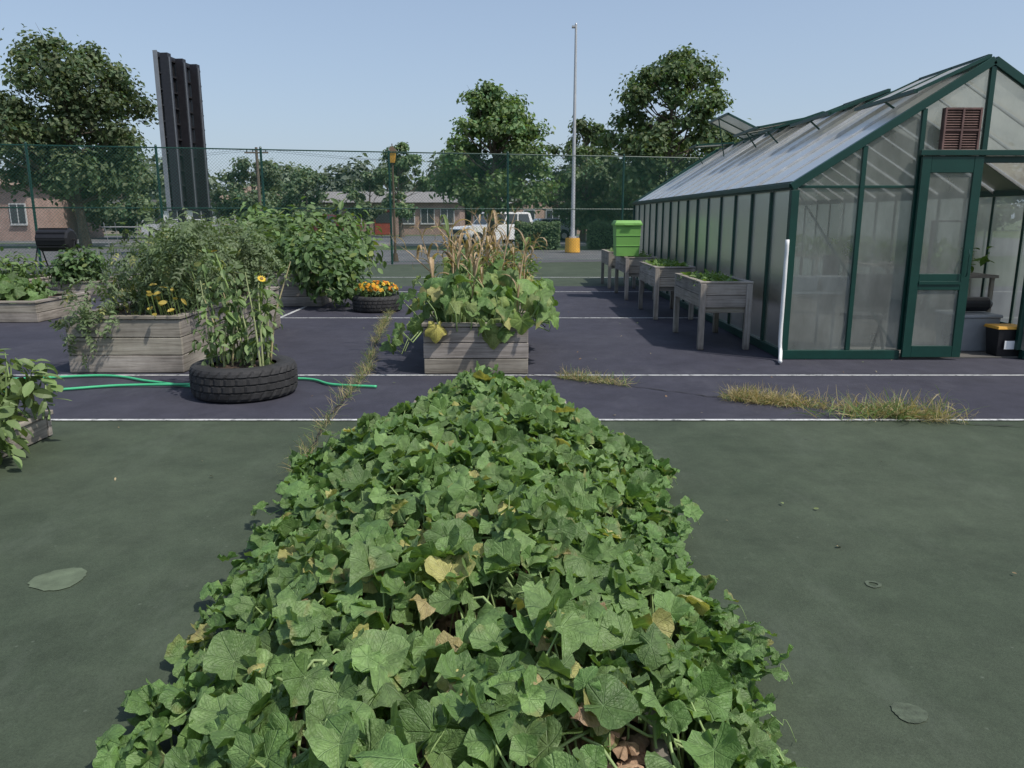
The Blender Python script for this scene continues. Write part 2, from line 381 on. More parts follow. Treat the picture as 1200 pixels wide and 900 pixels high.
def crack(name,pts,w=.012,z=.0005):
    P=[]
    for a,b in zip(pts[:-1],pts[1:]):
        n=max(2,int(math.hypot(b[0]-a[0],b[1]-a[1])/.06))
        for i in range(n): P.append((a[0]+(b[0]-a[0])*i/n,a[1]+(b[1]-a[1])*i/n))
    P.append(pts[-1]); P=[(x+random.gauss(0,.008),y+random.gauss(0,.008)) for x,y in P]
    v=[];f=[]
    for i,(x,y) in enumerate(P):
        a=P[max(0,i-1)];b=P[min(len(P)-1,i+1)];d=math.hypot(b[0]-a[0],b[1]-a[1]) or 1
        nx,ny=-(b[1]-a[1])/d,(b[0]-a[0])/d; ww=w*random.uniform(.3,1.2)
        v+=[[x+nx*ww,y+ny*ww,z],[x-nx*ww,y-ny*ww,z]]
        if i: f.append([2*i-2,2*i-1,2*i+1,2*i])
    m=M(); m.add(v,f); m.build(name,[CR]); return P
c1=crack('court_crack',[(-1.38,4.7),(-1.5,6.1),(-1.55,8.05),(-1.95,11.5),(-2.3,16)])
c2=crack('court_crack',[(.2,7.9),(.9,7.5),(2.1,6.72),(3.0,6.3),(3.5,5.98),(6,5.3)],.008)
STRAW=np.array([.44,.36,.19]); GG=np.array([.15,.23,.07])
def weeds(name,pts,n,h,spread,green):
    m=M(); pts=np.array(pts); i=R.randint(0,len(pts),n)
    clump=np.sin(i*.37)+np.sin(i*.11+2); keep=(clump>R.uniform(-2,1.2,n)); i=i[keep]; n=len(i)
    p=np.concatenate([pts[i]+R.randn(n,2)*spread,np.zeros((n,1))],1)
    nr=np.stack([R.randn(n)*.9,R.randn(n)*.9,np.ones(n)*1.],1); tp=np.stack([R.randn(n),R.randn(n),R.rand(n)*.2],1)
    g=(R.rand(n)<green)[:,None]; col=np.where(g,GG,STRAW)*R.uniform(.7,1.25,(n,1))
    scatter(m,BLADE,p,nr,tp,R.uniform(.4,1.2,n)*h,col); m.build(name,[LEAF])
weeds('crack_grass',c1,3600,.13,.032,.5)
seg=[q for q in c2 if .5<q[0]<1.15]; weeds('crack_grass',seg,700,.15,.035,.4)
seg=[q for q in c2 if 1.95<q[0]<3.6]; weeds('dry_weeds',seg,3600,.17,.05,.15)
seg=[(3.1+random.gauss(0,.28),6.12+random.gauss(0,.03)) for _ in range(60)]; weeds('green_weeds',seg,600,.26,.035,.6)
m=M(); n=150; p=np.stack([R.uniform(-5,6,n),R.uniform(1.8,16,n),np.full(n,.004)],1)
scatter(m,PEPPER,p,R.randn(n,3)*.35+[0,0,1],R.randn(n,3),R.uniform(.012,.035,n),np.array([[.30,.22,.12],[.2,.13,.08],[.36,.30,.18],[.2,.25,.1]])[R.randint(0,4,n)]); m.build('leaf_litter',[DEAD])

# ------------------------------------------------------------- planters
def planter(name,x0,x1,y0,y1,h,rows=3,th=.045,post=True,z0=0.0,cap=True):
    m=M(); hh=(h-(.035 if cap else 0))/rows; g=.008
    for r in range(rows):
        a=z0+r*hh; b=a+hh-g
        j=lambda: random.uniform(-.004,.004)
        m.bx(x0+j(),x1+j(),y0+abs(j()),y0+th,a,b); m.bx(x0,x1,y1-th,y1,a,b)
        m.bx(x0,x0+th,y0+th+.003,y1-th-.003,a,b)
        ys=[y0+th+.003]
        while ys[-1]<y1-3.0: ys.append(ys[-1]+random.uniform(1.6,2.4))
        ys.append(y1-th-.003)
        for q in range(len(ys)-1): m.bx(x1-th,x1-abs(j()),ys[q],ys[q+1]-.004,a,b)
    if cap:
        c=z0+h-.033
        m.bx(x0-.015,x1+.015,y0-.015,y0+.09,c,z0+h); m.bx(x0-.015,x1+.015,y1-.09,y1+.015,c,z0+h)
        m.bx(x0-.015,x0+.09,y0+.094,y1-.094,c,z0+h); m.bx(x1-.09,x1+.015,y0+.094,y1-.094,c,z0+h)
    if post:
        for x in(x0+th+.045,x1-th-.045):
            for y in(y0+th+.045,y1-th-.045): m.bx(x-.04,x+.04,y-.04,y+.04,z0,z0+h-.045,1)
    e=th+.006
    m.bx(x0+e,x1-e,y0+e,y1-e,z0+.005,z0+h-.07,2)
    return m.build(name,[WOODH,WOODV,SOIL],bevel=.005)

# ------------------------------------------------------------- melon bed
planter('melon_bed',-.76,.42,.75,5.85,.22,1,.04,False,cap=False)
def sn(x,y,k=1.): return (np.sin(2.1*k*x+1.3*k*y+.5)+np.sin(3.7*k*y-1.9*k*x+2.)+np.sin(5.3*k*x+.7*k*y+4)*.6+np.sin(6.1*k*y+3.1*k*x)*.5)/3.1
def xc(y): return -.20+.055*np.clip(2.8-y,0,1.8)
def hw(y): return (.83+.05*np.clip(y-1.5,0,3)+.06*np.sin(y*3.3)+.06*np.sin(y*7.1+1)+.04*np.sin(y*13))*np.sqrt(np.clip((6.2-y)/1.6,0.05,1))
def Hm(x,y):
    u=np.clip(np.abs(x-xc(y))/hw(y),0,1.3); e=np.clip((6.15-y)/.8,0,1)**.6*(.8+.2*np.clip((y-1.2)/1.5,0,1))
    return np.clip(.05+.37*np.clip(1-u**2.2,0,1)*e+.09*sn(x,y,1.9)*np.clip(1.2-u,0,1),.03,1)
def melon():
    m=M(); st=M()
    def batch(n,dz,rad,dark,jit,ymin=.95):
        y=R.uniform(ymin,6.1,n); u=R.uniform(-1.03,1.03,n); x=xc(y)+u*hw(y)
        gap=(sn(x+3,y,4.2)>.38-.2*np.clip(2.6-y,0,2))&(R.rand(n)<.85)&(y<4.2)&(np.abs(u)<.8); x,y,u=x[~gap],y[~gap],u[~gap]; n=len(x)
        z=Hm(x,y)+dz+R.randn(n)*.03; z=np.maximum(z,.035)
        e=.04; gx=(Hm(x+e,y)-Hm(x-e,y))/(2*e); gy=(Hm(x,y+e)-Hm(x,y-e))/(2*e)
        nr=np.stack([-gx*.7+R.randn(n)*jit,-gy*.5+R.randn(n)*jit-.12,np.ones(n)],1)
        tp=np.stack([u*.8+R.randn(n)*.8,R.randn(n)*.9-.3,-.2*np.ones(n)],1)
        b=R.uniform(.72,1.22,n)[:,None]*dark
        hue=R.rand(n)[:,None]
        col=(np.array([.120,.222,.062])*(1-hue)+np.array([.185,.29,.10])*hue)*b
        old=R.rand(n)<.026; col[old]=np.array([.42,.41,.15])*R.uniform(.7,1.2,(old.sum(),1))
        s=R.uniform(*rad,n)*(1-.25*np.abs(u)**3)
        p=np.stack([x,y,z],1); scatter(m,MELON,p,nr,tp,s,col)
        return p
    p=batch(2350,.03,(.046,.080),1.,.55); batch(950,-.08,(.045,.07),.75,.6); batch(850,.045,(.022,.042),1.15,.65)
    for i in range(0,len(p),1):
        q=p[i]
        if q[1]>4.2 and i%2: continue
        dx,dy=random.gauss(0,.05),random.gauss(0,.05)
        L0=min(q[2]-.02,random.uniform(.12,.26))
        st.tube([(q[0]+dx*1.4,q[1]+dy*1.4,q[2]-L0),(q[0]+dx*.9,q[1]+dy*.9,q[2]-L0*.45),tuple(q)],[.0042,.0036,.0028],5,0,(.26,.36,.14),False)
    for k in range(90):
        sd=random.choice((-1,1)); y=random.uniform(1.5,6.0); x=float(xc(y))+sd*float(hw(y))*random.uniform(.72,.92)
        a=math.radians(random.uniform(-55,45)); P=[];zz=float(Hm(np.array(x),np.array(y)))
        ln=random.uniform(.10,.36)
        for i in range(7):
            t=i/6; P.append((x+sd*math.cos(a)*ln*t,y+math.sin(a)*ln*t,max(.02,zz*(1-t)+.02+.09*t*t*random.uniform(.3,1.3))))
            a+=random.uniform(-.2,.2)
        st.tube(P,[.0045-.0004*i for i in range(7)],5,0,(.19,.3,.1),False)
        n=12; ii=R.randint(1,7,n); pp=np.array([P[i] for i in ii])+R.randn(n,3)*.02; pp[:,2]=np.maximum(pp[:,2]+.03,.03)
        scatter(m,MELON,pp,np.stack([R.randn(n)*.5,R.randn(n)*.5,np.ones(n)],1),R.randn(n,3),R.uniform(.018,.055,n),np.tile([.14,.25,.075],(n,1))*R.uniform(.8,1.3,(n,1)))
        tx,ty,tz=P[-1]; T=[(tx+sd*.008*i,ty+.02*math.sin(i*1.1),tz+.01*i*math.cos(i*.6)) for i in range(7)]
        st.tube(T,.001,3,0,(.2,.3,.1),False)
    for k in range(170):
        y=random.uniform(1.,4.8); x=float(xc(y))+random.uniform(-.8,.8); a=random.uniform(0,6.28);P=[]
        for i in range(10):
            P.append((x,y,float(Hm(np.array(x),np.array(y)))-.035+random.uniform(-.03,.03))); x+=math.cos(a)*.06;y+=math.sin(a)*.06;a+=random.uniform(-.4,.4)
            if y<.8 or abs(x-float(xc(y)))>.75: break
        if len(P)>2: st.tube(P,.0048,5,0,(.28,.38,.16),False)
    n=22; y=R.uniform(1.3,3.2,n); x=xc(y)+R.uniform(-.65,.6,n)
    pp=np.stack([x,y,Hm(x,y)+.04],1)
    scatter(m,[SQUASH[3],MELON[6],MELON[5]],pp,R.randn(n,3)*.6+[0,-.4,1],R.randn(n,3),R.uniform(.03,.055,n),np.array([[.45,.38,.18],[.52,.50,.18],[.36,.25,.15]])[R.randint(0,3,n)])
    root=bpy.data.objects.new('melon_plants',None); S.collection.objects.link(root)
    m.build('leaves',[LEAFV],smooth=True,parent=root); st.build('stems',[STEM],smooth=True,parent=root)
    d=M(); n=1000; x=R.uniform(-.72,.38,n); y=R.uniform(.8,5.0,n)
    scatter(d,[SQUASH[3],SQUASH[1],MELON[3]],np.stack([x,y,np.full(n,.17)+R.rand(n)*.07],1),R.randn(n,3)*.5+[0,0,1],R.randn(n,3),R.uniform(.02,.05,n),np.array([.36,.24,.16])*R.uniform(.4,1.3,(n,1)))
    d.build('dead_leaves',[DEAD])
melon()

# ------------------------------------------------------------- squash and corn planter
planter('wooden_planter',-.92,.17,7.94,10.6,.53,3)
def squash():
    m=M(); n=320
    y=R.uniform(7.8,10.6,n); x=-.33+R.randn(n)*.42; x=np.clip(x,-1.3,.45)
    d=np.maximum(np.abs(x+.37)-.45,0)
    z=.70+R.uniform(-.12,.25,n)-d*.5-(7.95-y).clip(0)*.8+ .1*np.sin(x*5+y*3)
    nr=np.stack([(x+.37)*.9+R.randn(n)*.55,-.5+R.randn(n)*.5,np.ones(n)*.8],1)
    tp=np.stack([(x+.37)*1.2+R.randn(n)*.6,-.5+R.randn(n)*.6,-.6*np.ones(n)],1)
    cc=np.array([[.15,.25,.07],[.21,.28,.085],[.36,.36,.13],[.11,.20,.055]])[R.choice(4,n,p=[.47,.25,.05,.23])]
    scatter(m,SQUASH,np.stack([x,y,z],1),nr,tp,R.uniform(.065,.13,n),cc*R.uniform(.75,1.25,(n,1)))
    for i in range(0,n,1):
        m.tube([(x[i]*.75-.09,y[i]*.9+.9,.45),(x[i]*.9,y[i],z[i]-.12),(x[i],y[i],z[i])],[.009,.007,.005],5,1,(.24,.33,.13),False)
    pp=np.array([[-.78,7.86,.5],[-.2,7.88,.42],[-.27,7.87,.5],[.1,7.9,.57],[-1.0,8.1,.5]]);k=len(pp)
    scatter(m,SQUASH,pp,np.tile([0,-1,.25],(k,1))+R.randn(k,3)*.15,np.tile([0,-.1,-1.],(k,1)),R.uniform(.09,.12,k),np.array([[.5,.46,.12],[.26,.33,.1],[.22,.31,.09],[.2,.3,.08],[.19,.29,.08]]))
    m.build('squash_plant',[LEAFV,STEM],smooth=True)
    c=M()
    for k in range(32):
        x0=random.uniform(-.85,.15);y0=random.uniform(8.5,10.3);h=random.uniform(.6,1.2); lx,ly=random.gauss(0,.16),random.gauss(0,.05)
        if random.random()<.25: x0-=.1; lx-=.25
        P=[(x0+lx*t*t,y0+ly*t,.45+h*t) for t in(0,.3,.6,.85,1)]
        dry=random.random()<.75; col=np.array([.42,.31,.19]) if dry else np.array([.19,.27,.09])
        c.tube(P,[.014,.012,.010,.007,.003],6,1,tuple(col),False)
        n=6;t=R.uniform(.25,.95,n); p=np.stack([x0+lx*t*t,y0+ly*t,.45+h*t],1)
        a=R.uniform(0,6.28,n)
        nr=np.stack([-np.cos(a)*.2,-np.sin(a)*.2,np.ones(n)],1)
        scatter(c,STRAP,p,nr,np.stack([np.cos(a),np.sin(a),np.full(n,-.1)],1),np.stack([R.uniform(.25,.5,n)]*3,1),col*R.uniform(.6,1.3,(n,1)))
        if dry:
            n=7;a=R.uniform(0,6.28,n); scatter(c,BLADE,np.tile(P[-1],(n,1)),np.stack([np.cos(a),np.sin(a),np.ones(n)*.6],1),np.tile([0,0,1.],(n,1))+R.randn(n,3)*.5,R.uniform(.1,.18,n),np.tile([.40,.27,.15],(n,1)))
    c.build('corn_plants',[LEAF,STEM])
    g=M(); n=420; p=np.stack([R.uniform(-.8,.2,n),R.uniform(9.4,10.7,n),R.uniform(.6,1.2,n)],1)
    scatter(g,TOMATO,p,R.randn(n,3)*.5+[0,-.2,1],R.randn(n,3),R.uniform(.12,.2,n),np.array([.13,.21,.065])*R.uniform(.7,1.3,(n,1)))
    g.build('bean_plants',[LEAF])
squash()

def bush(name,blobs,n,size,tm,col,stems=20,zbase=.4,fl=None,mat=None,rag=.25):
    m=M(); B=np.array(blobs); vol=B[:,3]*B[:,4]*B[:,5]; i=R.choice(len(B),n,p=vol/vol.sum())
    d=R.randn(n,3); d/=np.linalg.norm(d,axis=1,keepdims=True); r=R.uniform(.25,1,n)**.5*(1+R.randn(n)*rag*.5)
    p=B[i,:3]+d*B[i,3:]*r[:,None]; p[:,2]=np.maximum(p[:,2],.08)
    nr=d*.7+R.randn(n,3)*.45+[0,-.1,.7]; tp=d*1.+R.randn(n,3)*.6+[0,0,-.3]
    br=R.uniform(.7,1.35,n)*(.75+.3*np.sin(p[:,0]*7+p[:,2]*5+p[:,1]*3)**2)
    c=np.array(col)*br[:,None]; yl=R.rand(n)<.04; c[yl]*=[2.,1.5,1.2]
    scatter(m,tm,p,nr,tp,R.uniform(.7,1.25,n)*size,c)
    for k in range(stems):
        j=random.randrange(n); q=p[j]; b=B[i[j]]
        x0=b[0]+random.gauss(0,.4*b[3]); y0=b[1]+random.gauss(0,.4*b[4])
        m.tube([(x0,y0,zbase),((x0+q[0])/2+random.gauss(0,.04),(y0+q[1])/2,(zbase+q[2])/2),tuple(q)],[.009,.007,.003],5,1,(.19,.27,.1),False)
    if fl is not None:
        fcols,fn,fs=fl
        i2=R.choice(len(B),fn); d=R.randn(fn,3); d[:,1]=-np.abs(d[:,1]);d[:,2]=np.abs(d[:,2]); d/=np.linalg.norm(d,axis=1,keepdims=True)
        pp=B[i2,:3]+d*B[i2,3:]*1.02
        cc=np.array(fcols)[R.randint(0,len(fcols),fn)]
        for s in(1,.75,.5):
            scatter(m,FLW,pp+d*fs*(1-s)*.6,d+R.randn(fn,3)*.2,R.randn(fn,3),np.full(fn,fs*s),cc*(1.05-.15*s),2)
    return m.build(name,[mat or LEAF,STEM,PETAL])
planter('wooden_planter',-4.66,-3.46,8.0,11.5,.60,3)
bl=[(-4.2+random.uniform(-.4,.75),8.35+i*.25+random.uniform(-.1,.1),random.uniform(.8,1.35),.36,.35,random.uniform(.28,.42)) for i in range(14)]
bl+=[(-4.35,8.1,.75,.33,.3,.3),(-4.5,7.95,.5,.2,.16,.3),(-3.75,9.2,1.15,.4,.4,.4),(-3.5,8.7,1.0,.3,.3,.35),(-3.35,10.2,1.1,.35,.4,.4)]
bush('tomato_plants',bl,3100,.16,TOMATO,(.145,.205,.095),110,.5,rag=.45)
m=M()
for (cx,cy) in[(-4.2,8.6),(-3.8,9.6),(-4.2,10.6)]:
    for z,r in((.7,.16),(1.0,.2),(1.3,.23),(1.5,.25)):
        m.tube([(cx+r*math.cos(t*math.pi/8),cy+r*math.sin(t*math.pi/8),z) for t in range(17)],.003,4,0,(.6,.6,.6),False)
    for a in range(4): m.tube([(cx+.1*math.cos(a*1.57),cy+.1*math.sin(a*1.57),.5),(cx+.25*math.cos(a*1.57),cy+.25*math.sin(a*1.57),1.55)],.003,4,0,(.6,.6,.6))
m.build('tomato_cages',[STEEL])
m=M(); n=20; pp=np.stack([R.uniform(-3.8,-3.42,n),R.uniform(7.88,8.1,n),R.uniform(.62,.92,n)],1)
scatter(m,PEPPER,pp,R.randn(n,3)*.5+[0,-.6,.6],R.randn(n,3)+[0,0,-.8],R.uniform(.05,.09,n),np.array([.52,.40,.08])*R.uniform(.6,1.1,(n,1))); 
for i in range(n): m.tube([(pp[i][0],pp[i][1]+.12,.5),tuple(pp[i])],.004,4,1,(.2,.28,.08),False)
m.build('yellow_pepper_plant',[LEAF,STEM])
planter('wooden_planter',-4.5,-3.5,14.2,17.6,.60,3)
bush('pepper_plants',[(-3.5,13.9,.8,.5,.45,.5),(-3.0,14.2,.62,.35,.4,.45),(-4.0,14.8,.95,.5,.6,.45),(-3.4,15.5,.9,.5,.6,.4),(-3.05,13.6,.5,.3,.3,.35)],1900,.15,PEPPER,(.095,.17,.055),30,.4)
bush('bean_vines',[(-4.6,16.2,1.3,.8,1.,.45),(-3.7,17,1.3,.6,.8,.45),(-5.3,16.5,1.35,.5,.6,.5),(-3.2,17,1.0,.4,.6,.4),(-5.9,16,1.1,.5,.5,.45),(-4.2,16.5,1.75,.16,.3,.3),(-5.4,16.6,1.85,.13,.3,.28),(-3.6,16.8,1.7,.1,.2,.3),(-4.9,15,1.,.5,.5,.5)],1600,.18,PEPPER,(.135,.22,.075),50,.4,rag=.6)
planter('wooden_planter',-9.4,-7.4,12.0,13.6,.33,2)
bush('squash_bed_plants',[(-8.2,12.6,.45,.6,.5,.18),(-8.9,12.9,.5,.5,.4,.22),(-7.7,12.5,.42,.3,.3,.12)],230,.11,MELON,(.13,.22,.07),10,.3,mat=LEAFV)
planter('wooden_planter',-11.9,-10.0,15.6,17.6,.35,2)
bush('herb_plants',[(-11,16.2,.6,.9,.6,.35),(-10.3,16.5,.6,.4,.5,.3),(-12,16,.7,.6,.6,.45)],900,.12,PEPPER,(.12,.20,.06),20,.3)
planter('wooden_planter',-9.7,-8.3,16.2,17.6,.30,2)
bush('pepper_plants',[(-9.1,16.5,.62,.5,.4,.38),(-9.35,16.3,.5,.35,.3,.3)],900,.13,PEPPER,(.09,.16,.055),20,.3)
planter('wooden_planter',-7.9,-6.0,17.0,18.2,.30,2)
bush('herb_plants',[(-7.0,17.5,.7,.8,.6,.4),(-6.2,17.2,.6,.5,.5,.4),(-7.8,18.,.6,.6,.5,.4)],1200,.13,PEPPER,(.12,.205,.07),20,.2)
planter('wooden_planter',-5.0,-3.46,4.3,5.62,.19,1)
bush('eggplant_plants',[(-3.85,5.3,.45,.3,.28,.26),(-3.95,5.2,.62,.3,.28,.2),(-3.6,5.35,.5,.24,.2,.18),(-3.45,4.85,.26,.22,.28,.2),(-4.2,4.8,.5,.3,.3,.25),(-3.42,5.4,.42,.16,.2,.16),(-3.6,4.6,.2,.2,.2,.16)],720,.115,PEPPER,(.17,.245,.09),45,.18,rag=.4)

# ------------------------------------------------------------- tires
def tire(name,x,y,r,h):
    m=M();n=120
    prof=[(.62,h*.93,0),(.70,h*.985,0),(.80,h,0),(.90,h*.985,0),(.955,h*.94,0),(.985,h*.87,1),(1.,h*.78,1),(.965,h*.765,0),(.965,h*.735,0),(1.,h*.72,1),(1.005,h*.56,1),(.968,h*.545,0),(.968,h*.515,0),(1.005,h*.50,1),(1.005,h*.34,1),(.965,h*.325,0),(.965,h*.295,0),(1.,h*.28,1),(.985,h*.13,1),(.95,h*.05,0),(.88,.0,0)]
    V=[];F=[]
    for k in range(n):
        a=2*math.pi*k/n
        for j,(q,z,t) in enumerate(prof):
            off=.022 if (t and (k+(j//3))%4==0) else 0
            bul=1+.004*math.sin(3*a)
            V.append([x+math.cos(a)*r*(q-off)*bul,y+math.sin(a)*r*(q-off)*bul,z])
    L0=len(prof)
    for k in range(n):
        k2=(k+1)%n
        for j in range(L0-1): F.append([k*L0+j+1,k2*L0+j+1,k2*L0+j,k*L0+j])
    m.add(V,F,0)
    n=40; v=[[x+math.cos(2*math.pi*i/n)*r*.66,y+math.sin(2*math.pi*i/n)*r*.66,h*.84+random.uniform(-.01,.01)] for i in range(n)]+[[x,y,h*.92]]
    m.add(v,[[i,(i+1)%n,n] for i in range(n)],1)
    return m.build(name,[RUBBER,SOIL])
tire('tire_planter',-2.49,7.05,.475,.30)
tire('tire_planter',-2.37,13.6,.43,.27)
bush('marigold_plants',[(-2.37,13.6,.38,.36,.34,.13)],600,.08,PEPPER,(.11,.18,.055),6,.2,fl=([(.70,.32,.02),(.70,.46,.04),(.6,.2,.01)],40,.042))
bush('tomatillo_plant',[(-2.74,7.0,.5,.18,.2,.25),(-2.35,7.0,.42,.24,.2,.16),(-2.6,7.1,.95,.2,.2,.3),(-2.25,7.1,.85,.12,.15,.32),(-2.75,7.1,1.2,.12,.14,.18)],300,.085,PEPPER,(.14,.21,.08),10,.25,rag=.5)
m=M()
for k in range(18):
    x=-2.49+random.uniform(-.26,.26); y=7.05+random.uniform(-.22,.22); h=random.uniform(.45,1.08); lx=random.gauss(0,.14)
    col=(.32,.36,.17) if k%3 else (.42,.36,.2)
    P=[(x,y,.24),(x+lx*.3,y,.24+h*.5),(x+lx,y+.03,.24+h)]; m.tube(P,[.010,.008,.004],6,1,col)
    n=7;t=R.uniform(.3,1,n);p=np.stack([x+lx*t*t,np.full(n,y),.24+h*t],1);a=R.uniform(0,6.28,n)
    scatter(m,PEPPER,p,np.stack([np.cos(a)*.5,np.sin(a)*.5,np.ones(n)],1),np.stack([np.cos(a),np.sin(a),np.full(n,-.2)],1),R.uniform(.07,.14,n),np.array([.16,.24,.085])*R.uniform(.7,1.3,(n,1)))
hp=np.array([[-2.24,6.95,1.06],[-2.66,7.0,1.30]]);hn=np.array([[.6,-.7,.9],[-.3,.2,1]])
for i in range(2): m.tube([(-2.4,7.05,.25),tuple((np.array([-2.4,7.05,.25])+hp[i])/2+[.02,0,0]),tuple(hp[i]+[0,.02,-.01])],[.012,.01,.007],6,1,(.22,.32,.1))
for s,c in((1,(.68,.48,.05)),(.45,(.25,.15,.04))): scatter(m,[flower(12)],hp+hn*.01*(2-s*1.5),hn,np.tile([.2,0,1.],(2,1)),np.array([.042,.03])*s,np.tile(c,(2,1)),2)
m.build('sunflower_plants',[LEAF,STEM,PETAL])

# ------------------------------------------------------------- hose
def smooth_path(P,n=10):
    out=[];P=[Vector(p) for p in P]
    for i in range(len(P)-1):
        a=P[max(i-1,0)];b=P[i];c=P[i+1];d=P[min(i+2,len(P)-1)]
        for k in range(n):
            t=k/n; out.append(.5*((2*b)+(c-a)*t+(2*a-5*b+4*c-d)*t*t+(3*b-a-3*c+d)*t**3))
    out.append(P[-1]); return out
m=M()
m.tube(smooth_path([(-6.3,7.9,.014),(-5.2,7.6,.014),(-4.2,7.78,.014),(-3.6,7.5,.014),(-3.0,7.25,.014),(-2.9,7.55,.014),(-2.1,7.62,.014),(-1.75,7.35,.014),(-1.3,7.25,.014)]),.013,8)
m.tube(smooth_path([(-6.0,7.2,.014),(-4.6,7.05,.014),(-3.8,7.3,.014),(-3.1,7.28,.03),(-2.96,7.4,.014)]),.013,8)
m.build('garden_hose',[HOSE],smooth=True)

# ------------------------------------------------------------- elevated planters
def table_planter(name,x0,x1,y0,y1,h=.82,d=.30):
    m=M(); hh=d/2
    for r in range(2):
        a=h-d+r*hh; b=a+hh-.006
        m.bx(x0,x1,y0,y0+.03,a,b); m.bx(x0,x1,y1-.03,y1,a,b); m.bx(x0,x0+.03,y0+.032,y1-.032,a,b); m.bx(x1-.03,x1,y0+.032,y1-.032,a,b)
    m.bx(x0-.012,x1+.012,y0-.012,y0+.06,h-.004,h+.018); m.bx(x0-.012,x1+.012,y1-.06,y1+.012,h-.004,h+.018)
    m.bx(x0-.012,x0+.06,y0+.063,y1-.063,h-.004,h+.018); m.bx(x1-.06,x1+.012,y0+.063,y1-.063,h-.004,h+.018)
    m.bx(x0+.034,x1-.034,y0+.034,y1-.034,h-d+.01,h-.05,2)
    for x in(x0-.003,x1-.067):
        for y in(y0-.028,y1-.042): m.bx(x,x+.07,y,y+.07,0,h-.01,1)
    m.bx(x0+.02,x1-.02,y0+.045,y0+.08,h-d-.07,h-d-.004); 
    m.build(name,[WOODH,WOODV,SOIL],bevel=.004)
for i,(y0,y1,g) in enumerate([(9.47,10.95,80),(12.35,13.85,170),(15.4,16.9,20),(17.9,19.3,30)]):
    table_planter('raised_planter_table',2.3-.03*i,2.93-.03*i,y0,y1)
    m=M(); n=g*5; p=np.stack([R.uniform(2.36,2.80,n),R.uniform(y0+.1,y1-.1,n),np.full(n,.81)],1)
    scatter(m,TOMATO+PEPPER,p,R.randn(n,3)*.5+[0,0,1],R.randn(n,3)+[0,0,.8],R.uniform(.06,.14,n),np.array([.15,.25,.07])*R.uniform(.7,1.2,(n,1))); m.build('seedlings',[LEAF])
def frustum(m,cx,cy,z0,z1,a0,b0,a1,b1,mat=0,col=(1,1,1)):
    v=[[cx+sx*a,cy+sy*b,z] for z,a,b in((z0,a0,b0),(z1,a1,b1)) for sx,sy in((-1,-1),(1,-1),(1,1),(-1,1))]
    m.add(v,[[3,2,1,0],[4,5,6,7],[0,1,5,4],[1,2,6,5],[2,3,7,6],[3,0,4,7]],mat,None,col)
m=M(); bx,by,bz=2.30,15.8,.845
frustum(m,bx,by,bz,bz+.60,.225,.2,.25,.24); frustum(m,bx,by,bz+.60,bz+.64,.275,.265,.275,.265); frustum(m,bx,by,bz+.643,bz+.70,.265,.255,.24,.22)
for z in(.2,.4): frustum(m,bx,by,bz+z,bz+z+.012,.236+z*.042,.210+z*.067,.236+z*.042,.210+z*.067)
m.bx(bx-.09,bx+.09,by-.29,by-.266,bz+.6,bz+.63)
m.build('green_storage_bin',[LIME],bevel=.012)

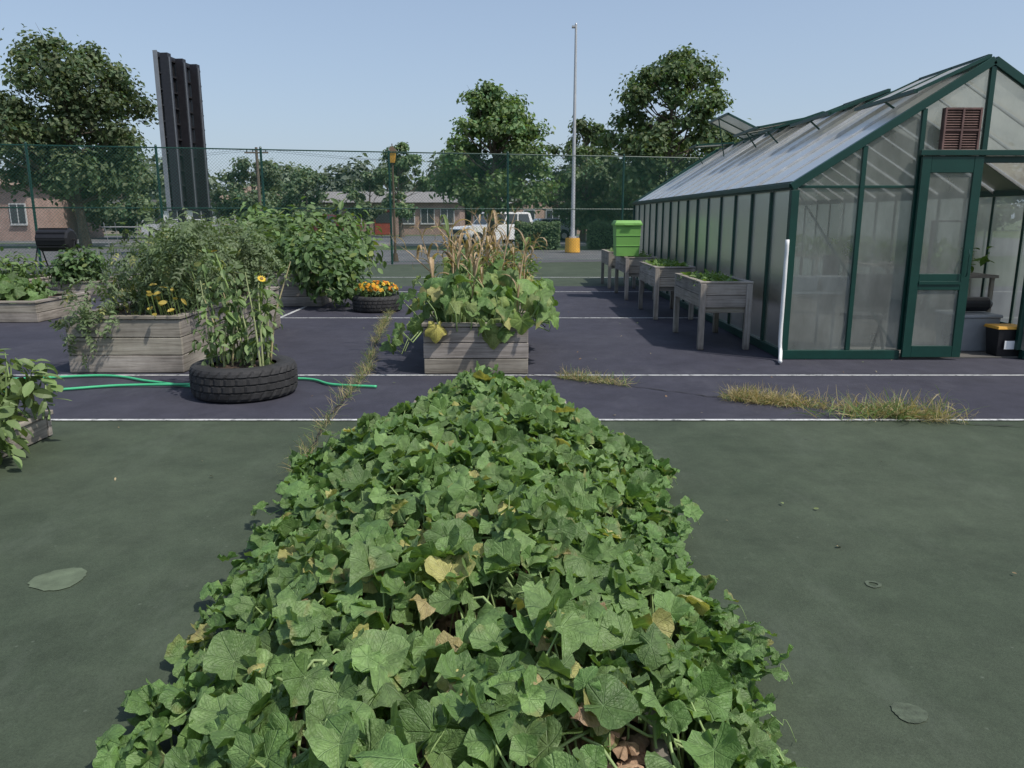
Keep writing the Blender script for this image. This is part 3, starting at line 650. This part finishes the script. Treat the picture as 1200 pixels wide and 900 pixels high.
# ------------------------------------------------------------- greenhouse
def greenhouse():
    X0,X1,XR,Y0,Y1,E,RZ=3.14,7.22,5.18,8.85,20.25,1.95,3.24
    g=bpy.data.objects.new('greenhouse',None); S.collection.objects.link(g)
    f=M(); nb=15; bay=(Y1-Y0)/nb
    K=(1,1,1)
    f.bx(X0-.04,4.47,Y0-.05,Y0+.03,0,.10,0,K); f.bx(5.9,X1+.04,Y0-.05,Y0+.03,0,.10,0,K)
    f.bx(X0-.04,X0+.03,Y0+.033,Y1,0,.10,0,K); f.bx(X1-.03,X1+.04,Y0+.033,Y1,0,.10,0,K); f.bx(X0+.033,X1-.033,Y1-.08,Y1,0,.10,0,K)
    for x in(X0,X1):
        f.beam((x,Y0,E),(x,Y1,E),.075,.09,0,K)
        f.beam((x-.05 if x==X0 else x+.05,Y0,E+.0),(x-.05 if x==X0 else x+.05,Y1,E+.0),.035,.05,0,K)
        for i in range(nb+1):
            wd=.085 if i in(0,nb) else .042
            f.bx(x-wd/2,x+wd/2,Y0+i*bay-wd/2,Y0+i*bay+wd/2,.102,E-.05,0,K)
    f.beam((XR,Y0,RZ),(XR,Y1,RZ),.07,.07,0,K)
    for i in range(nb+1):
        y=Y0+i*bay; edge=i in(0,nb)
        for x in(X0,X1):
            f.beam((x-.04*(1 if x==X0 else -1),y,E-.02),(XR,y,RZ+.012),.07 if edge else .026,.085 if edge else .06,0 if edge else 1,K)
    def rz(x): return E+(RZ-E)*(1-abs(x-XR)/(XR-X0))
    for (yy,front) in((Y0,1),(Y1,0)):
        for x in(3.88,4.49,5.86,6.5):
            f.bx(x-.025,x+.025,yy-.025,yy+.025,.102,rz(x)-.045,0,K)
        f.bx(XR-.028,XR+.028,yy-.027,yy+.027,2.25,RZ-.05,0,K)
        f.bx(X0+.045,4.463,yy-.012,yy+.012,E-.03,E+.0,0,K); f.bx(5.888,X1-.045,yy-.012,yy+.012,E-.03,E+.0,0,K)
        f.bx(4.517,5.833,yy-.04,yy+.03,2.19,2.26,0,K)
        f.beam((X0+.06,yy+.05,E-.08),(4.45,yy+.05,.12),.025,.02,0,K)
    f.bx(4.45,7.0,Y0-.11,Y0-.045,2.262,2.32,0,K)
    def door(x0,x1,yy):
        for x in(x0,x1-.10): f.bx(x,x+.10,yy-.02,yy+.02,.03,2.25,0,K)
        for z0,z1 in((.03,.16),(.80,.98),(2.08,2.25)): f.bx(x0+.102,x1-.102,yy-.018,yy+.018,z0,z1,0,K)
        f.bx(x0+.1,x1-.1,yy-.03,yy-.019,.86,.90,0,K)
    door(4.48,5.15,Y0-.075); door(5.92,6.6,Y0-.075)
    f.tube([(5.09,Y0-.12,.95),(5.09,Y0-.14,1.0),(5.09,Y0-.14,1.2),(5.09,Y0-.12,1.25)],.008,6,0,K)
    for a in(3,9): f.beam((X0+.04,Y0+a*bay,E-.1),(X0+.04,Y0+(a+2)*bay,.15),.02,.02,0,K)
    f.build('frame',[DKGREEN,ALU],parent=g,bevel=.003)
    p=M()
    for i in range(nb):
        y0=Y0+i*bay+.022; y1=Y0+(i+1)*bay-.022
        for x in(X0+.006,X1-.006):
            j=random.uniform(-.006,.006)
            p.add([[x+j,y0,.1],[x-j,y1,.1],[x-j,y1,E-.04],[x+j,y0,E-.04]],[[0,1,2,3]])
        for x in(X0,X1):
            j=random.uniform(-.01,.01)
            p.add([[x,y0,E+.02+j],[x,y1,E+.02-j],[XR,y1,RZ-.01-j],[XR,y0,RZ-.01+j]],[[0,1,2,3]],1)
    def gl(x0,x1,yy,z0,z1=None):
        p.add([[x0,yy,z0],[x1,yy,z0],[x1,yy,z1 if z1 else rz(x1)-.03],[x0,yy,z1 if z1 else rz(x0)-.03]],[[0,1,2,3]])
    for yy in(Y0+.004,Y1-.004):
        gl(X0+.04,3.855,yy,.1,z1=E-.03); gl(3.905,4.465,yy,.1,z1=E-.03)
        gl(X0+.05,3.855,yy,E+.0); gl(3.905,4.465,yy,E+.0); gl(4.515,5.15,yy,2.26); gl(5.21,5.835,yy,2.26)
        gl(5.885,6.475,yy,.1,z1=E-.03); gl(6.525,7.18,yy,.1,z1=E-.03); gl(5.885,6.475,yy,E+.0); gl(6.525,7.17,yy,E+.0)
    gl(4.515,5.835,Y1-.004,.1,z1=2.19)
    for x0,x1 in((4.582,5.048),(6.022,6.498)):
        gl(x0,x1,Y0-.073,.16,z1=.80); gl(x0,x1,Y0-.073,.98,z1=2.08)
    p.build('glazing',[POLY,POLYR],parent=g)
    v=M(); sd=Vector((X0-XR,0,E-RZ)).normalized()
    for (i0,nbay,op,side) in[(0,2,.13,1),(3,2,.20,1),(6,1,.26,1),(7,2,.38,1),(10,2,1.0,1),(13,1,.5,1),(8,2,.5,-1),(11,1,.8,-1)]:
        y0=Y0+i0*bay+.03;y1=Y0+(i0+nbay)*bay-.03; L0=.85
        sdd=Vector((sd.x*side,0,sd.z)); nrm=Vector((-side*abs(sd.z),0,abs(sd.x)))
        d=sdd*math.cos(op)+nrm*math.sin(op)
        top=Vector((XR-.03*side,0,RZ+.06)); bot=top+d*L0
        for a,b in(((top.x,y0,top.z),(bot.x,y0,bot.z)),((top.x,y1,top.z),(bot.x,y1,bot.z))): v.beam(a,b,.04,.035,0,K)
        v.beam((top.x,y0,top.z),(top.x,y1,top.z),.04,.04,0,K); v.beam((bot.x,y0-.02,bot.z),(bot.x,y1+.02,bot.z),.045,.04,0,K)
        if nbay==2: v.beam((top.x,(y0+y1)/2,top.z),(bot.x,(y0+y1)/2,bot.z),.03,.03,0,K)
        v.add([[top.x,y0,top.z],[top.x,y1,top.z],[bot.x,y1,bot.z],[bot.x,y0,bot.z]],[[0,1,2,3]],1)
        if op>.1:
            q=Vector((XR,0,RZ))+sdd*.75
            v.beam((q.x,(y0+y1)/2,q.z),(bot.x,(y0+y1)/2,bot.z),.02,.02,0,K)
    v.build('roof_vents',[DKGREEN,POLYR],parent=g)
    l=M(); x0,x1,z0,z1=4.68,5.08,2.30,2.76; y=Y0-.05
    l.bx(x0,x1,y,y+.045,z0,z1,0,(.6,.6,.6)); 
    for a in((x0,x0+.02),(x1-.02,x1),((x0+x1)/2-.01,(x0+x1)/2+.01)): l.bx(a[0],a[1],y-.03,y-.002,z0,z1,0,K)
    for a in(z0,z1-.02,(z0+z1)/2-.01): l.bx(x0+.021,x1-.021,y-.028,y-.003,a,a+.02,0,K)
    k=z0+.03
    while k<z1-.03:
        l.box(((x0+x1)/2,y-.014,k),(x1-x0-.05,.022,.004),0,rot=[list(r) for r in Matrix.Rotation(.7,3,'X')]); k+=.026
    l.build('exhaust_louver',[RUST],parent=g)
    fl=M(); fl.bx(X0+.04,X1-.04,Y0+.04,Y1-.09,-.003,.012,0,(.3,.3,.3)); fl.build('floor',[CONC],parent=g)
    b=M()
    for (a,c) in((11.3,13.4),(13.8,16),(16.4,19)):
        for xa,xb in((X0+.15,X0+.85),(X1-.85,X1-.15)):
            b.bx(xa,xb,a,c,.74,.78,0)
            for x in(xa+.03,xb-.08):
                for y in(a+.04,c-.08): b.bx(x,x+.05,y,y+.05,.012,.738,1)
    b.build('potting_benches',[WOODH,WOODV],parent=g)
    q=M(); n=1100; p_=np.stack([np.where(R.rand(n)<.5,R.uniform(X0+.2,X0+.8,n),R.uniform(X1-.8,X1-.2,n)),R.uniform(11.4,19,n),R.uniform(.82,1.2,n)],1)
    scatter(q,PEPPER,p_,R.randn(n,3)*.4+[0,0,1],R.randn(n,3),R.uniform(.1,.2,n),np.array([.09,.17,.04])*R.uniform(.7,1.3,(n,1)))
    q.build('bench_plants',[LEAF],parent=g)
greenhouse()
m=M()
m.bx(3.3,3.98,9.3,9.9,.70,.73,0,(.5,.5,.5))
for x in(3.35,3.9): 
    for y in(9.35,9.83): m.tube([(x,y,.012),(x,y,.70)],.016,6,1,(.3,.3,.3))
m.build('folding_table',[WHITE,STEEL],bevel=.004)
m=M()
for x in(3.42,3.8): frustum(m,x+.1,9.5,.735,.90,.15,.13,.17,.16)
m.build('seed_trays',[GREYP])
m=M()
cx,cy=4.16,9.06
for x in(cx-.2,cx+.2):
    m.tube([(x,cy+.2,.012),(x,cy-.02,.5),(x,cy-.10,.97)],.018,6,0); m.tube([(x,cy-.12,.012),(x,cy+.1,.47)],.018,6,0)
m.bx(cx-.2,cx+.2,cy-.1,cy+.25,.44,.49,0); m.box((cx,cy-.09,.78),(.44,.04,.38),0)
m.build('folding_chair',[BLACK],bevel=.006)
m=M(); frustum(m,5.62,9.5,.012,.42,.22,.24,.25,.27,0); frustum(m,5.62,9.5,.423,.46,.27,.29,.26,.28,0); m.build('storage_tote',[GREYP],bevel=.012)
m=M(); frustum(m,5.80,9.02,.012,.33,.13,.10,.155,.13,0); frustum(m,5.80,9.02,.333,.365,.175,.145,.165,.135,1); m.bx(5.72,5.86,8.875,8.881,.1,.2,2,(1,1,1)); m.build('yellow_lid_tub',[BLACK,YEL,WHITE],bevel=.01)
m=M(); m.tube([(5.40,9.5,.55),(5.45,9.5,.56),(5.83,9.5,.56),(5.88,9.5,.55)],[.05,.09,.09,.05],14); m.build('black_bag_roll',[BLACK],smooth=False)
m=M(); m.tube([(6.35,11.0,.012),(6.35,11.0,1.55),(6.35,11.9,1.55),(6.35,11.9,.012)],.03,6); m.tube([(5.3,13.,.012),(5.3,13.,1.0)],.12,10,0); m.build('equipment_stand',[BLACK])
m=M(); m.tube(smooth_path([(3.07,8.76,1.36),(3.07,8.76,.9),(3.07,8.76,.25),(3.07,8.72,.10),(3.03,8.6,.04),(2.98,8.45,.035)],5),.022,10); m.build('white_drain_pipe',[WHITE],smooth=True)

# ------------------------------------------------------------- chain link fence
def fence():
    m=M(); x0,x1=-34,24; H=3.78; d=Vector((1,.2436,0)).normalized(); P0=Vector((x0,fy(x0),0)); Lt=(x1-x0)/d.x
    sp=.105; n=int(Lt/sp); r=.0028
    nrm=Vector((-d.y,d.x,0))
    for sgn in(1,-1):
        a=np.arange(-int(H*1.0/sp),n+int(H*1./sp))*sp; b=a+sgn*H
        ok=(np.minimum(a,b)>=0)&(np.maximum(a,b)<=Lt); a=a[ok];b=b[ok]
        k=len(a); V=np.zeros((k,6,3))
        for j,(t,z) in enumerate(((a,.05),(b,H))):
            base=np.array(P0)[None]+t[:,None]*np.array(d)[None]; base[:,2]=z
            for q,(du,dn) in enumerate(((-1,-.6),(1,-.6),(0,1.1))):
                V[:,j*3+q]=base+np.array(d)*du*r*1.2+np.array(nrm)*dn*r+np.array(nrm)*(.004*sgn)
        F=(np.array([[0,1,4,3],[1,2,5,4],[2,0,3,5]])[None]+(np.arange(k)*6)[:,None,None]).reshape(-1,4)
        m.add(V.reshape(-1,3),F,0)
    xs=[-33,-29,-25.5,-22,-18.4,-14.95,-11.35,-8.25,-4.2,-.15,4.1,8,12,16,20,24]
    for x in xs: m.tube([(x,fy(x)+.05,0),(x,fy(x)+.05,H+.05)],.04,8,1); m.tube([(x,fy(x)+.05,H+.05),(x,fy(x)+.05,H+.1)],[.045,.02],8,1)
    for z in(H,1.9,.08): m.tube([(x0,fy(x0)+.045,z),(x1,fy(x1)+.045,z)],.022 if z>.1 else .008,6,1)
    m.build('chain_link_fence',[VINYL,DKGREEN])
fence()

# ------------------------------------------------------------- poles, sign, lamp
m=M(); px,py=2.85,37.
m.tube([(px,py,.7),(px,py,10.0)],[.10,.05],12,0); m.tube([(px,py,10.0),(px,py,10.06)],[.055,.03],12,0)
m.bx(px-.18,px-.02,py-.10,py+.10,9.86,9.94,0,(.8,.8,.8)); m.tube([(px,py,.66),(px,py,.74)],[.17,.17],12,0)
m.tube([(px,py,0),(px,py,.66)],[.36,.34],20,1)
m.build('light_pole',[STEEL,YEL])
m=M(); px,py=-4.35,29.2
m.tube([(px,py,0),(px,py,3.55)],[.05,.035],10,0); m.tube([(px,py,0),(px,py,.3)],[.13,.08],10,0)
frustum(m,px,py,3.55,3.95,.08,.08,.13,.13,1,(.8,.8,.8)); frustum(m,px,py,3.95,4.12,.17,.17,.03,.03,0); m.tube([(px,py,4.12),(px,py,4.22)],.02,6,0)
m.build('street_lamp',[BROWNM,YEL])
def sign():
    m=M(); A=Vector((-14.2,33,0));Bv=Vector((-13.9,36.3,0)); d=(Bv-A).normalized(); n=Vector((d.y,-d.x,0))
    z0,z1=1.9,8.1
    def slab(s0,s1,o0,o1,za,zb,mat,col):
        c=A+d*(s0+s1)/2+n*(o0+o1)/2; rot=[[n.x,d.x,0],[n.y,d.y,0],[0,0,1]]
        m.box((c.x,c.y,(za+zb)/2),(o1-o0,s1-s0,zb-za),mat,col,rot=rot)
    slab(0,3.4,-.14,0,z0,z1,0,(1,1,1))
    slab(-.03,-.004,-.16,.02,z0-.02,z1+.04,1,(.55,.57,.6))
    for s in(.0,1.2,2.4): 
        slab(s+.02,s+.30,.10,.42,z0,z1-.05,0,(1.5,1.5,1.6))
        slab(s+.05,s+.10,.44,.47,z0+.1,z1-.2,1,(.35,.36,.38))
    z=z0+.4
    while z<z1: 
        slab(.02,3.4,.004,.095,z,z+.07,0,(1.6,1.6,1.6)); z+=.62
    for s in(.5,2.9): slab(s,s+.25,.0,.25,0,z0-.004,0,(1,1,1))
    m.build('pylon_sign',[BLACK,STEEL])
sign()
m=M(); m.tube([(-21.6,68,0),(-21.6,68,7.4)],[.16,.11],8); m.bx(-22.6,-20.6,67.9,68.0,6.9,7.02)
for x in(-22.4,-21.9,-21.2,-20.8): m.tube([(x,67.95,7.02),(x,67.95,7.22)],.05,6,1)
for x,z in((-22.4,7.22),(-20.8,7.22)):
    m.tube([(x+ (k-8)*8,67.95+abs(k-8)*.5,z-1.0*math.sin(((k%4)/4)*math.pi)) for k in range(17)],.010,4,1,(.1,.1,.1),False)
m.build('utility_pole',[BARK,GLASSD])
m=M(); cx,cy=-13.1,22.6
m.tube([(cx-.46,cy,.98),(cx-.42,cy,.98),(cx+.42,cy,.98),(cx+.46,cy,.98)],[.26,.33,.33,.26],10,0)
for k in range(10):
    a=2*math.pi*k/10; m.bx(cx-.41,cx+.41,cy+.33*math.cos(a)-.015,cy+.33*math.cos(a)+.015,.98+.33*math.sin(a)-.015,.98+.33*math.sin(a)+.015,0)
for x in(cx-.52,cx+.52): m.tube([(x,cy-.4,0),(x,cy,.98),(x,cy+.4,0)],.022,6,0)
m.tube([(cx-.56,cy,.98),(cx+.56,cy,.98)],.025,6,0); m.tube([(cx-.52,cy-.3,.25),(cx+.52,cy-.3,.25)],.018,6,0)
m.build('compost_tumbler',[BLACK])

# ------------------------------------------------------------- trees
def tree(name,x,y,h,R0,z0,seed,col,nleaf=9000,lsz=.26,shape=.8,nclump=42,lean=0):
    r=np.random.RandomState(seed); m=M(); rd=random.Random(seed)
    tr=.018*h+.06
    T=[(x+lean*t+.15*math.sin(t*4+seed),y,h*.86*t) for t in np.linspace(0,1,9)]
    m.tube(T,[tr*1.35]+[tr*(1-.85*t) for t in np.linspace(.1,1,8)],9,1,(1,1,1))
    def env(t): return R0*max(.12,math.sin(math.pi*min(1,max(0,t))**shape))**.75
    C=[]
    for k in range(nclump):
        t=rd.uniform(.03,.97); a=k*2.399+rd.uniform(-.4,.4); q=env(t)*rd.uniform(.35,1.02)
        cz=z0+(h-z0)*t; s=rd.uniform(.12,.25)*R0*1.3*(1-.35*t)
        c=(x+lean*cz/h+math.cos(a)*q,y+math.sin(a)*q,cz,s)
        C.append(c)
        tt=max(.25,min(.95,(cz-.25*q-.8)/(h*.86))); b=Vector((x+lean*tt+.15*math.sin(tt*4+seed),y,h*.86*tt))
        e=Vector(c[:3]); md=(b+e)/2+Vector((rd.uniform(-.2,.2),rd.uniform(-.2,.2),-.1*q))
        lr=tr*.32*(1-.5*t); m.tube([b,md,e],[lr,lr*.6,lr*.22],6,1,(1,1,1),False)
        for _ in range(2):
            e2=e+Vector((rd.gauss(0,1),rd.gauss(0,1),rd.gauss(0,.7)+.3))*s*.6; m.tube([md,(md+e2)/2,e2],[lr*.4,lr*.3,lr*.1],4,1,(1,1,1),False)
    C=np.array(C); w_=C[:,3]**2; i=r.choice(len(C),nleaf,p=w_/w_.sum())
    d=r.randn(nleaf,3); d/=np.linalg.norm(d,axis=1,keepdims=True)
    rr=r.uniform(0,1,nleaf)**.45*(1+.25*r.randn(nleaf))
    p=C[i,:3]+d*(C[i,3]*rr)[:,None]*np.array([1.15,1.15,.8])
    cb=r.uniform(.78,1.25,len(C))[i]*r.uniform(.7,1.3,nleaf)
    c=np.array(col)*cb[:,None]*(1+.15*r.randn(nleaf,1)*np.array([1.2,.4,.4]))
    scatter(m,QUADL,p,d*.9+r.randn(nleaf,3)*.5+[0,0,.5],r.randn(nleaf,3)+[0,0,-.5],r.uniform(.6,1.3,nleaf)*lsz,np.abs(c))
    return m.build(name,[TREEL,BARK])
tree('maple_tree',-23.9,44,11.0,4.7,2.4,3,(.10,.145,.066),24000,.26,.8,90)
tree('maple_tree',-1.05,42,8.5,3.1,2.1,5,(.125,.20,.076),17000,.23,.62,80)
tree('maple_tree',8.2,41,9.8,3.3,2.5,8,(.105,.16,.066),18000,.24,.68,80)
tree('maple_tree',4.9,54,7.8,3.4,1.2,12,(.10,.15,.07),11000,.28,.9,50)
tree('maple_tree',9.0,52,7.4,3.6,1.0,22,(.09,.135,.062),11000,.28,.9,50)
tree('pear_tree',-9.3,66,7.6,2.3,1.8,15,(.125,.19,.09),7000,.28,.8,34)
tree('pear_tree',-13.0,72,5.6,2.0,1.3,17,(.135,.19,.1),5000,.28,.9,28)
tree('oak_tree',-30.5,62,6.2,3.8,1.0,19,(.11,.155,.08),9000,.32,.9,40)
tree('oak_tree',-24,74,6.8,3.9,1.0,20,(.115,.16,.085),9000,.34,.9,40)
tree('oak_tree',-18.2,70,5.6,3.2,.9,25,(.115,.165,.085),8000,.3,.9,36)
def mass(name,x0,x1,y,h,n,seed,col,sz=.7):
    r=np.random.RandomState(seed); m=M(); k=max(4,int((x1-x0)/3.2)); cx=np.linspace(x0,x1,k)+r.randn(k)*1.
    ch=h*r.uniform(.6,1.08,k); yo=r.randn(k)*2; i=r.randint(0,k,n); d=r.randn(n,3); d/=np.linalg.norm(d,axis=1,keepdims=True)
    q=r.uniform(.3,1,n)**.4*(1+.1*r.randn(n))
    p=np.stack([cx[i]+d[:,0]*3.3*q,y+d[:,1]*3*q+yo[i],ch[i]*.5+d[:,2]*ch[i]*.52*q],1)
    c=np.array(col)*(r.uniform(.75,1.25,k)[i]*r.uniform(.7,1.3,n))[:,None]
    scatter(m,QUADL,p,d+r.randn(n,3)*.5+[0,0,.4],r.randn(n,3),r.uniform(.6,1.3,n)*sz,c)
    m.build(name,[TREEL])
mass('distant_trees',-95,-30,110,10.5,20000,31,(.145,.185,.13),.85)  # far tree rows: distance haze is put into the paler leaf colours
mass('distant_trees',-32,14,112,9.5,15000,32,(.155,.195,.145),.85)
mass('distant_trees',10,80,98,9.5,14000,33,(.13,.17,.11),.85)
def hedge(name,x0,x1,y,h,n,col):
    m=M(); p=np.stack([R.uniform(x0,x1,n),R.uniform(y-.5,y+.5,n),R.uniform(.02,1,n)**.7*h+.05*R.randn(n)],1)
    p[:,2]=np.maximum(.05,p[:,2]*(1-.08*((p[:,1]-y)*2)**2)+.04*np.sin(p[:,0]*6))
    scatter(m,QUADL,p,np.stack([R.randn(n)*.5,R.randn(n)*.6-.5,np.ones(n)*.8],1),R.randn(n,3),R.uniform(.08,.16,n),np.array(col)*R.uniform(.6,1.4,(n,1)))
    m.bx(x0+.15,x1-.15,y-.3,y+.3,0,h*.75,1,(.25,.45,.2)); m.build(name,[TREEL,BARK])
hedge('hedge',.15,2.45,40.5,1.35,6000,(.09,.145,.06)); hedge('hedge',3.9,6.8,41,1.35,6000,(.09,.145,.06))

# ------------------------------------------------------------- buildings
def building(name,x0,x1,y0,y1,h,rise,wall,roof,wins,door=None,axis='x',ov=.5,band=None):
    g=bpy.data.objects.new(name,None); S.collection.objects.link(g)
    m=M(); m.bx(x0,x1,y0,y1,-.03,h,0,(1,1,1))
    if rise and axis=='y':
        xm=(x0+x1)/2; m.add([[x0,y0,h],[x1,y0,h],[xm,y0,h+rise-.12]],[[0,1,2]],0); m.add([[x0,y1,h],[x1,y1,h],[xm,y1,h+rise-.12]],[[2,1,0]],0)
    m.build('walls',[wall],parent=g)
    r=M()
    if rise and axis=='x':
        ym=(y0+y1)/2; q=[[x0-ov,y0-ov,h+.01],[x1+ov,y0-ov,h+.01],[x1+ov,y1+ov,h+.01],[x0-ov,y1+ov,h+.01],[x0+rise*1.5,ym,h+rise],[x1-rise*1.5,ym,h+rise]]
        r.add(q,[[0,1,5,4],[1,2,5],[2,3,4,5],[3,0,4],[3,2,1,0]],0)
    elif rise:
        xm=(x0+x1)/2; e=.12
        q=[[x0-ov,y0-ov,h-.1],[xm,y0-ov,h+rise],[x1+ov,y0-ov,h-.1],[x0-ov,y1+ov,h-.1],[xm,y1+ov,h+rise],[x1+ov,y1+ov,h-.1]]
        q+= [[a,b,c-e] for a,b,c in q]
        r.add(q,[[0,1,4,3],[1,2,5,4],[6,9,10,7],[7,10,11,8],[0,6,7,1],[1,7,8,2],[3,4,10,9],[4,5,11,10],[0,3,9,6],[2,8,11,5]],0)
    else: r.bx(x0-ov,x1+ov,y0-ov,y1+ov,h+.003,h+.35,0,(1,1,1))
    r.build('roof',[roof],parent=g)
    wn=M()
    if band: wn.bx(x0-.02,x1+.02,y0-.06,y0-.003,band[0],band[1],0,(1,1,1))
    off=.06 if band else 0
    for (xa,xb,za,zb) in wins:
        wn.bx(xa-.08,xb+.08,y0-.09-off,y0-.004-off,za-.08,zb+.08,0,(.7,.7,.7)); wn.bx(xa,xb,y0-.105-off,y0-.093-off,za,zb,1,(1,1,1))
        wn.bx((xa+xb)/2-.03,(xa+xb)/2+.03,y0-.12-off,y0-.107-off,za,zb,0,(.7,.7,.7)); wn.bx(xa-.12,xb+.12,y0-.16-off,y0-.0925-off,za-.15,za-.085,0,(.6,.6,.6))
    if door: 
        wn.bx(door[0],door[1],y0-.1-off,y0-.004-off,0,door[2],2,(1,1,1)); wn.bx(door[0]+.1,door[1]-.1,y0-.13-off,y0-.102-off,1.1,door[2]-.2,1,(1,1,1))
    if wins or door or band: wn.build('windows_and_door',[WHITE,GLASSD,REDD],parent=g)
building('school_building',-21.,-5.0,76,88,3.0,1.2,BRICK,ROOFG,[(-20+i*2.1,-18.7+i*2.1,1.1,2.4) for i in range(3)]+[(-10.6+i*1.9,-9.4+i*1.9,1.1,2.4) for i in range(3)],door=(-13.2,-11.6,2.3))
building('school_building',-50,-22,80,92,3.0,0,BRICKT,ROOFG,[(-49+i*2.4,-47.3+i*2.4,1.0,2.3) for i in range(11)],band=(.8,2.75))
building('brick_house',-35.2,-28.8,94,104,3.6,1.9,BRICKO,ROOFB,[(-34,-32.8,1,2.4),(-31,-29.9,1,2.4)],axis='x')
building('apartment_building',-52,-34.2,56,66,3.8,1.3,BRICK,ROOFB,[(-51+i*2.6,-50+i*2.6,1.2,2.5) for i in range(7)])
building('brick_house',.5,7.5,78,90,3.2,1.7,BRICKO,ROOFG,[(1.2,2.2,1,2.3),(3.4,4.6,1,2.3),(5.7,6.7,1,2.3)],axis='y')
building('brick_house',-4.3,-.2,84,94,3.0,1.0,BRICK,ROOFG,[(-4,-3,1,2.2),(-2,-1,1,2.2)],axis='x')

# ------------------------------------------------------------- cars
def car(name,x,y,ang,col,L0=4.9,W=1.9,H=1.78,pick=False):
    m=M(); h=W/2
    body=[(-L0/2,.45),(-L0/2+.05,.95),(-L0/2+.25,1.08),(-.75*1.4,1.14),(L0/2-.1,1.14),(L0/2,.95),(L0/2,.42),(L0/2-.1,.32),(-L0/2+.1,.30)]
    def prof(P,ya,yb,mat,col):
        n=len(P); v=[[p[0],ya,p[1]] for p in P]+[[p[0],yb,p[1]] for p in P]
        m.add(v,[[i,i+n,(i+1)%n+n,(i+1)%n] for i in range(n)],mat,None,col); m.add(v,[list(range(n))],mat,None,col); m.add(v,[list(range(2*n-1,n-1,-1))],mat,None,col)
    prof(body,-h,h,0,col)
    x0=-1.05; x1=L0/2-.15 if not pick else .9
    lo=[(x0,1.141),(x0+.75,H),(x1-.25,H),(x1,1.141)]; k=.16
    v=[[lo[0][0],-h+.03,lo[0][1]],[lo[1][0],-h+k,lo[1][1]],[lo[2][0],-h+k,lo[2][1]],[lo[3][0],-h+.03,lo[3][1]]]
    v+=[[a,-b,c] for a,b,c in v]
    m.add(v,[[0,3,2,1],[4,5,6,7],[1,2,6,5],[0,1,5,4],[3,7,6,2]],0,None,col)
    def lerp(a,b,t): return [a[i]+(b[i]-a[i])*t for i in range(3)]
    for s in(-1,1):
        A,B_,C_,D_=[list(q) for q in v[:4]]
        if s==1: 
            for q in(A,B_,C_,D_): q[1]=-q[1]
        for t0,t1 in((.07,.34),(.37,.63),(.66,.93)):
            q=[lerp(lerp(A,D_,t0),lerp(B_,C_,t0),.12),lerp(lerp(A,D_,t1),lerp(B_,C_,t1),.12),lerp(lerp(A,D_,t1),lerp(B_,C_,t1),.86),lerp(lerp(A,D_,t0),lerp(B_,C_,t0),.86)]
            for z in q: z[1]+=s*.012
            m.add(q,[[0,1,2,3]],1)
    q=[[v[0][0]+.06,-h+.15,1.22],[v[0][0]+.06,h-.15,1.22],[v[1][0]-.13,h-.25,H-.09],[v[1][0]-.13,-h+.25,H-.09]]
    m.add(q,[[0,1,2,3]],1)
    for wx in(-L0/2+.9,L0/2-.95):
        for s in(-1,1):
            m.tube([(wx,s*(h-.2),.35),(wx,s*(h+.015),.35)],[.35,.35],20,2); m.tube([(wx,s*(h+.016),.35),(wx,s*(h+.03),.35)],[.21,.19],14,3)
            m.tube([(wx,s*(h-.22),.37),(wx,s*(h+.008),.37)],[.42,.42],20,4)
    for s in(-1,1):
        m.bx(-L0/2-.01,-L0/2+.1,s*.75-.17,s*.75+.17,.78,.93,3); m.bx(L0/2-.08,L0/2+.012,s*.8-.1,s*.8+.1,.8,1.05,5); m.bx(x0+.2,x0+.35,s*(h+.02)-.1*(s<0),s*(h+.02)+.1*(s>0),1.12,1.27,0,col)
    m.bx(-L0/2-.015,-L0/2+.05,-.5,.5,.62,.90,4); m.bx(-L0/2-.05,-L0/2+.1,-h+.05,h-.05,.36,.52,4)
    o=m.build(name,[CARW,GLASSD,RUBBER,ALU,BLACK,RUST],bevel=.03); o.location=(x,y,-.022); o.rotation_euler=(0,0,ang); return o
car('parked_suv',-1.15,48.6,math.radians(32),(.75,.76,.77),5.1,1.95,1.95)
car('parked_car',2.2,57,math.radians(15),(.5,.52,.55),4.6,1.85,1.55)
car('parked_car',-37.,50,math.radians(5),(.05,.06,.09),4.6,1.85,1.5)
car('parked_car',-25.5,60,math.radians(8),(.45,.46,.48),4.6,1.85,1.5)
car('parked_pickup_truck',-15,64,math.radians(5),(.12,.03,.03),5.4,1.95,1.85,True)
m=M(); m.bx(-40,14,45.3,45.45,-.024,.12,0,(1,1,1)); m.build('kerb',[CONC],bevel=.02)
m=M(); m.bx(-33,20,52,52.15,-.014,-.010,0,(1,1,1)); m.build('parking_line',[PAINT])
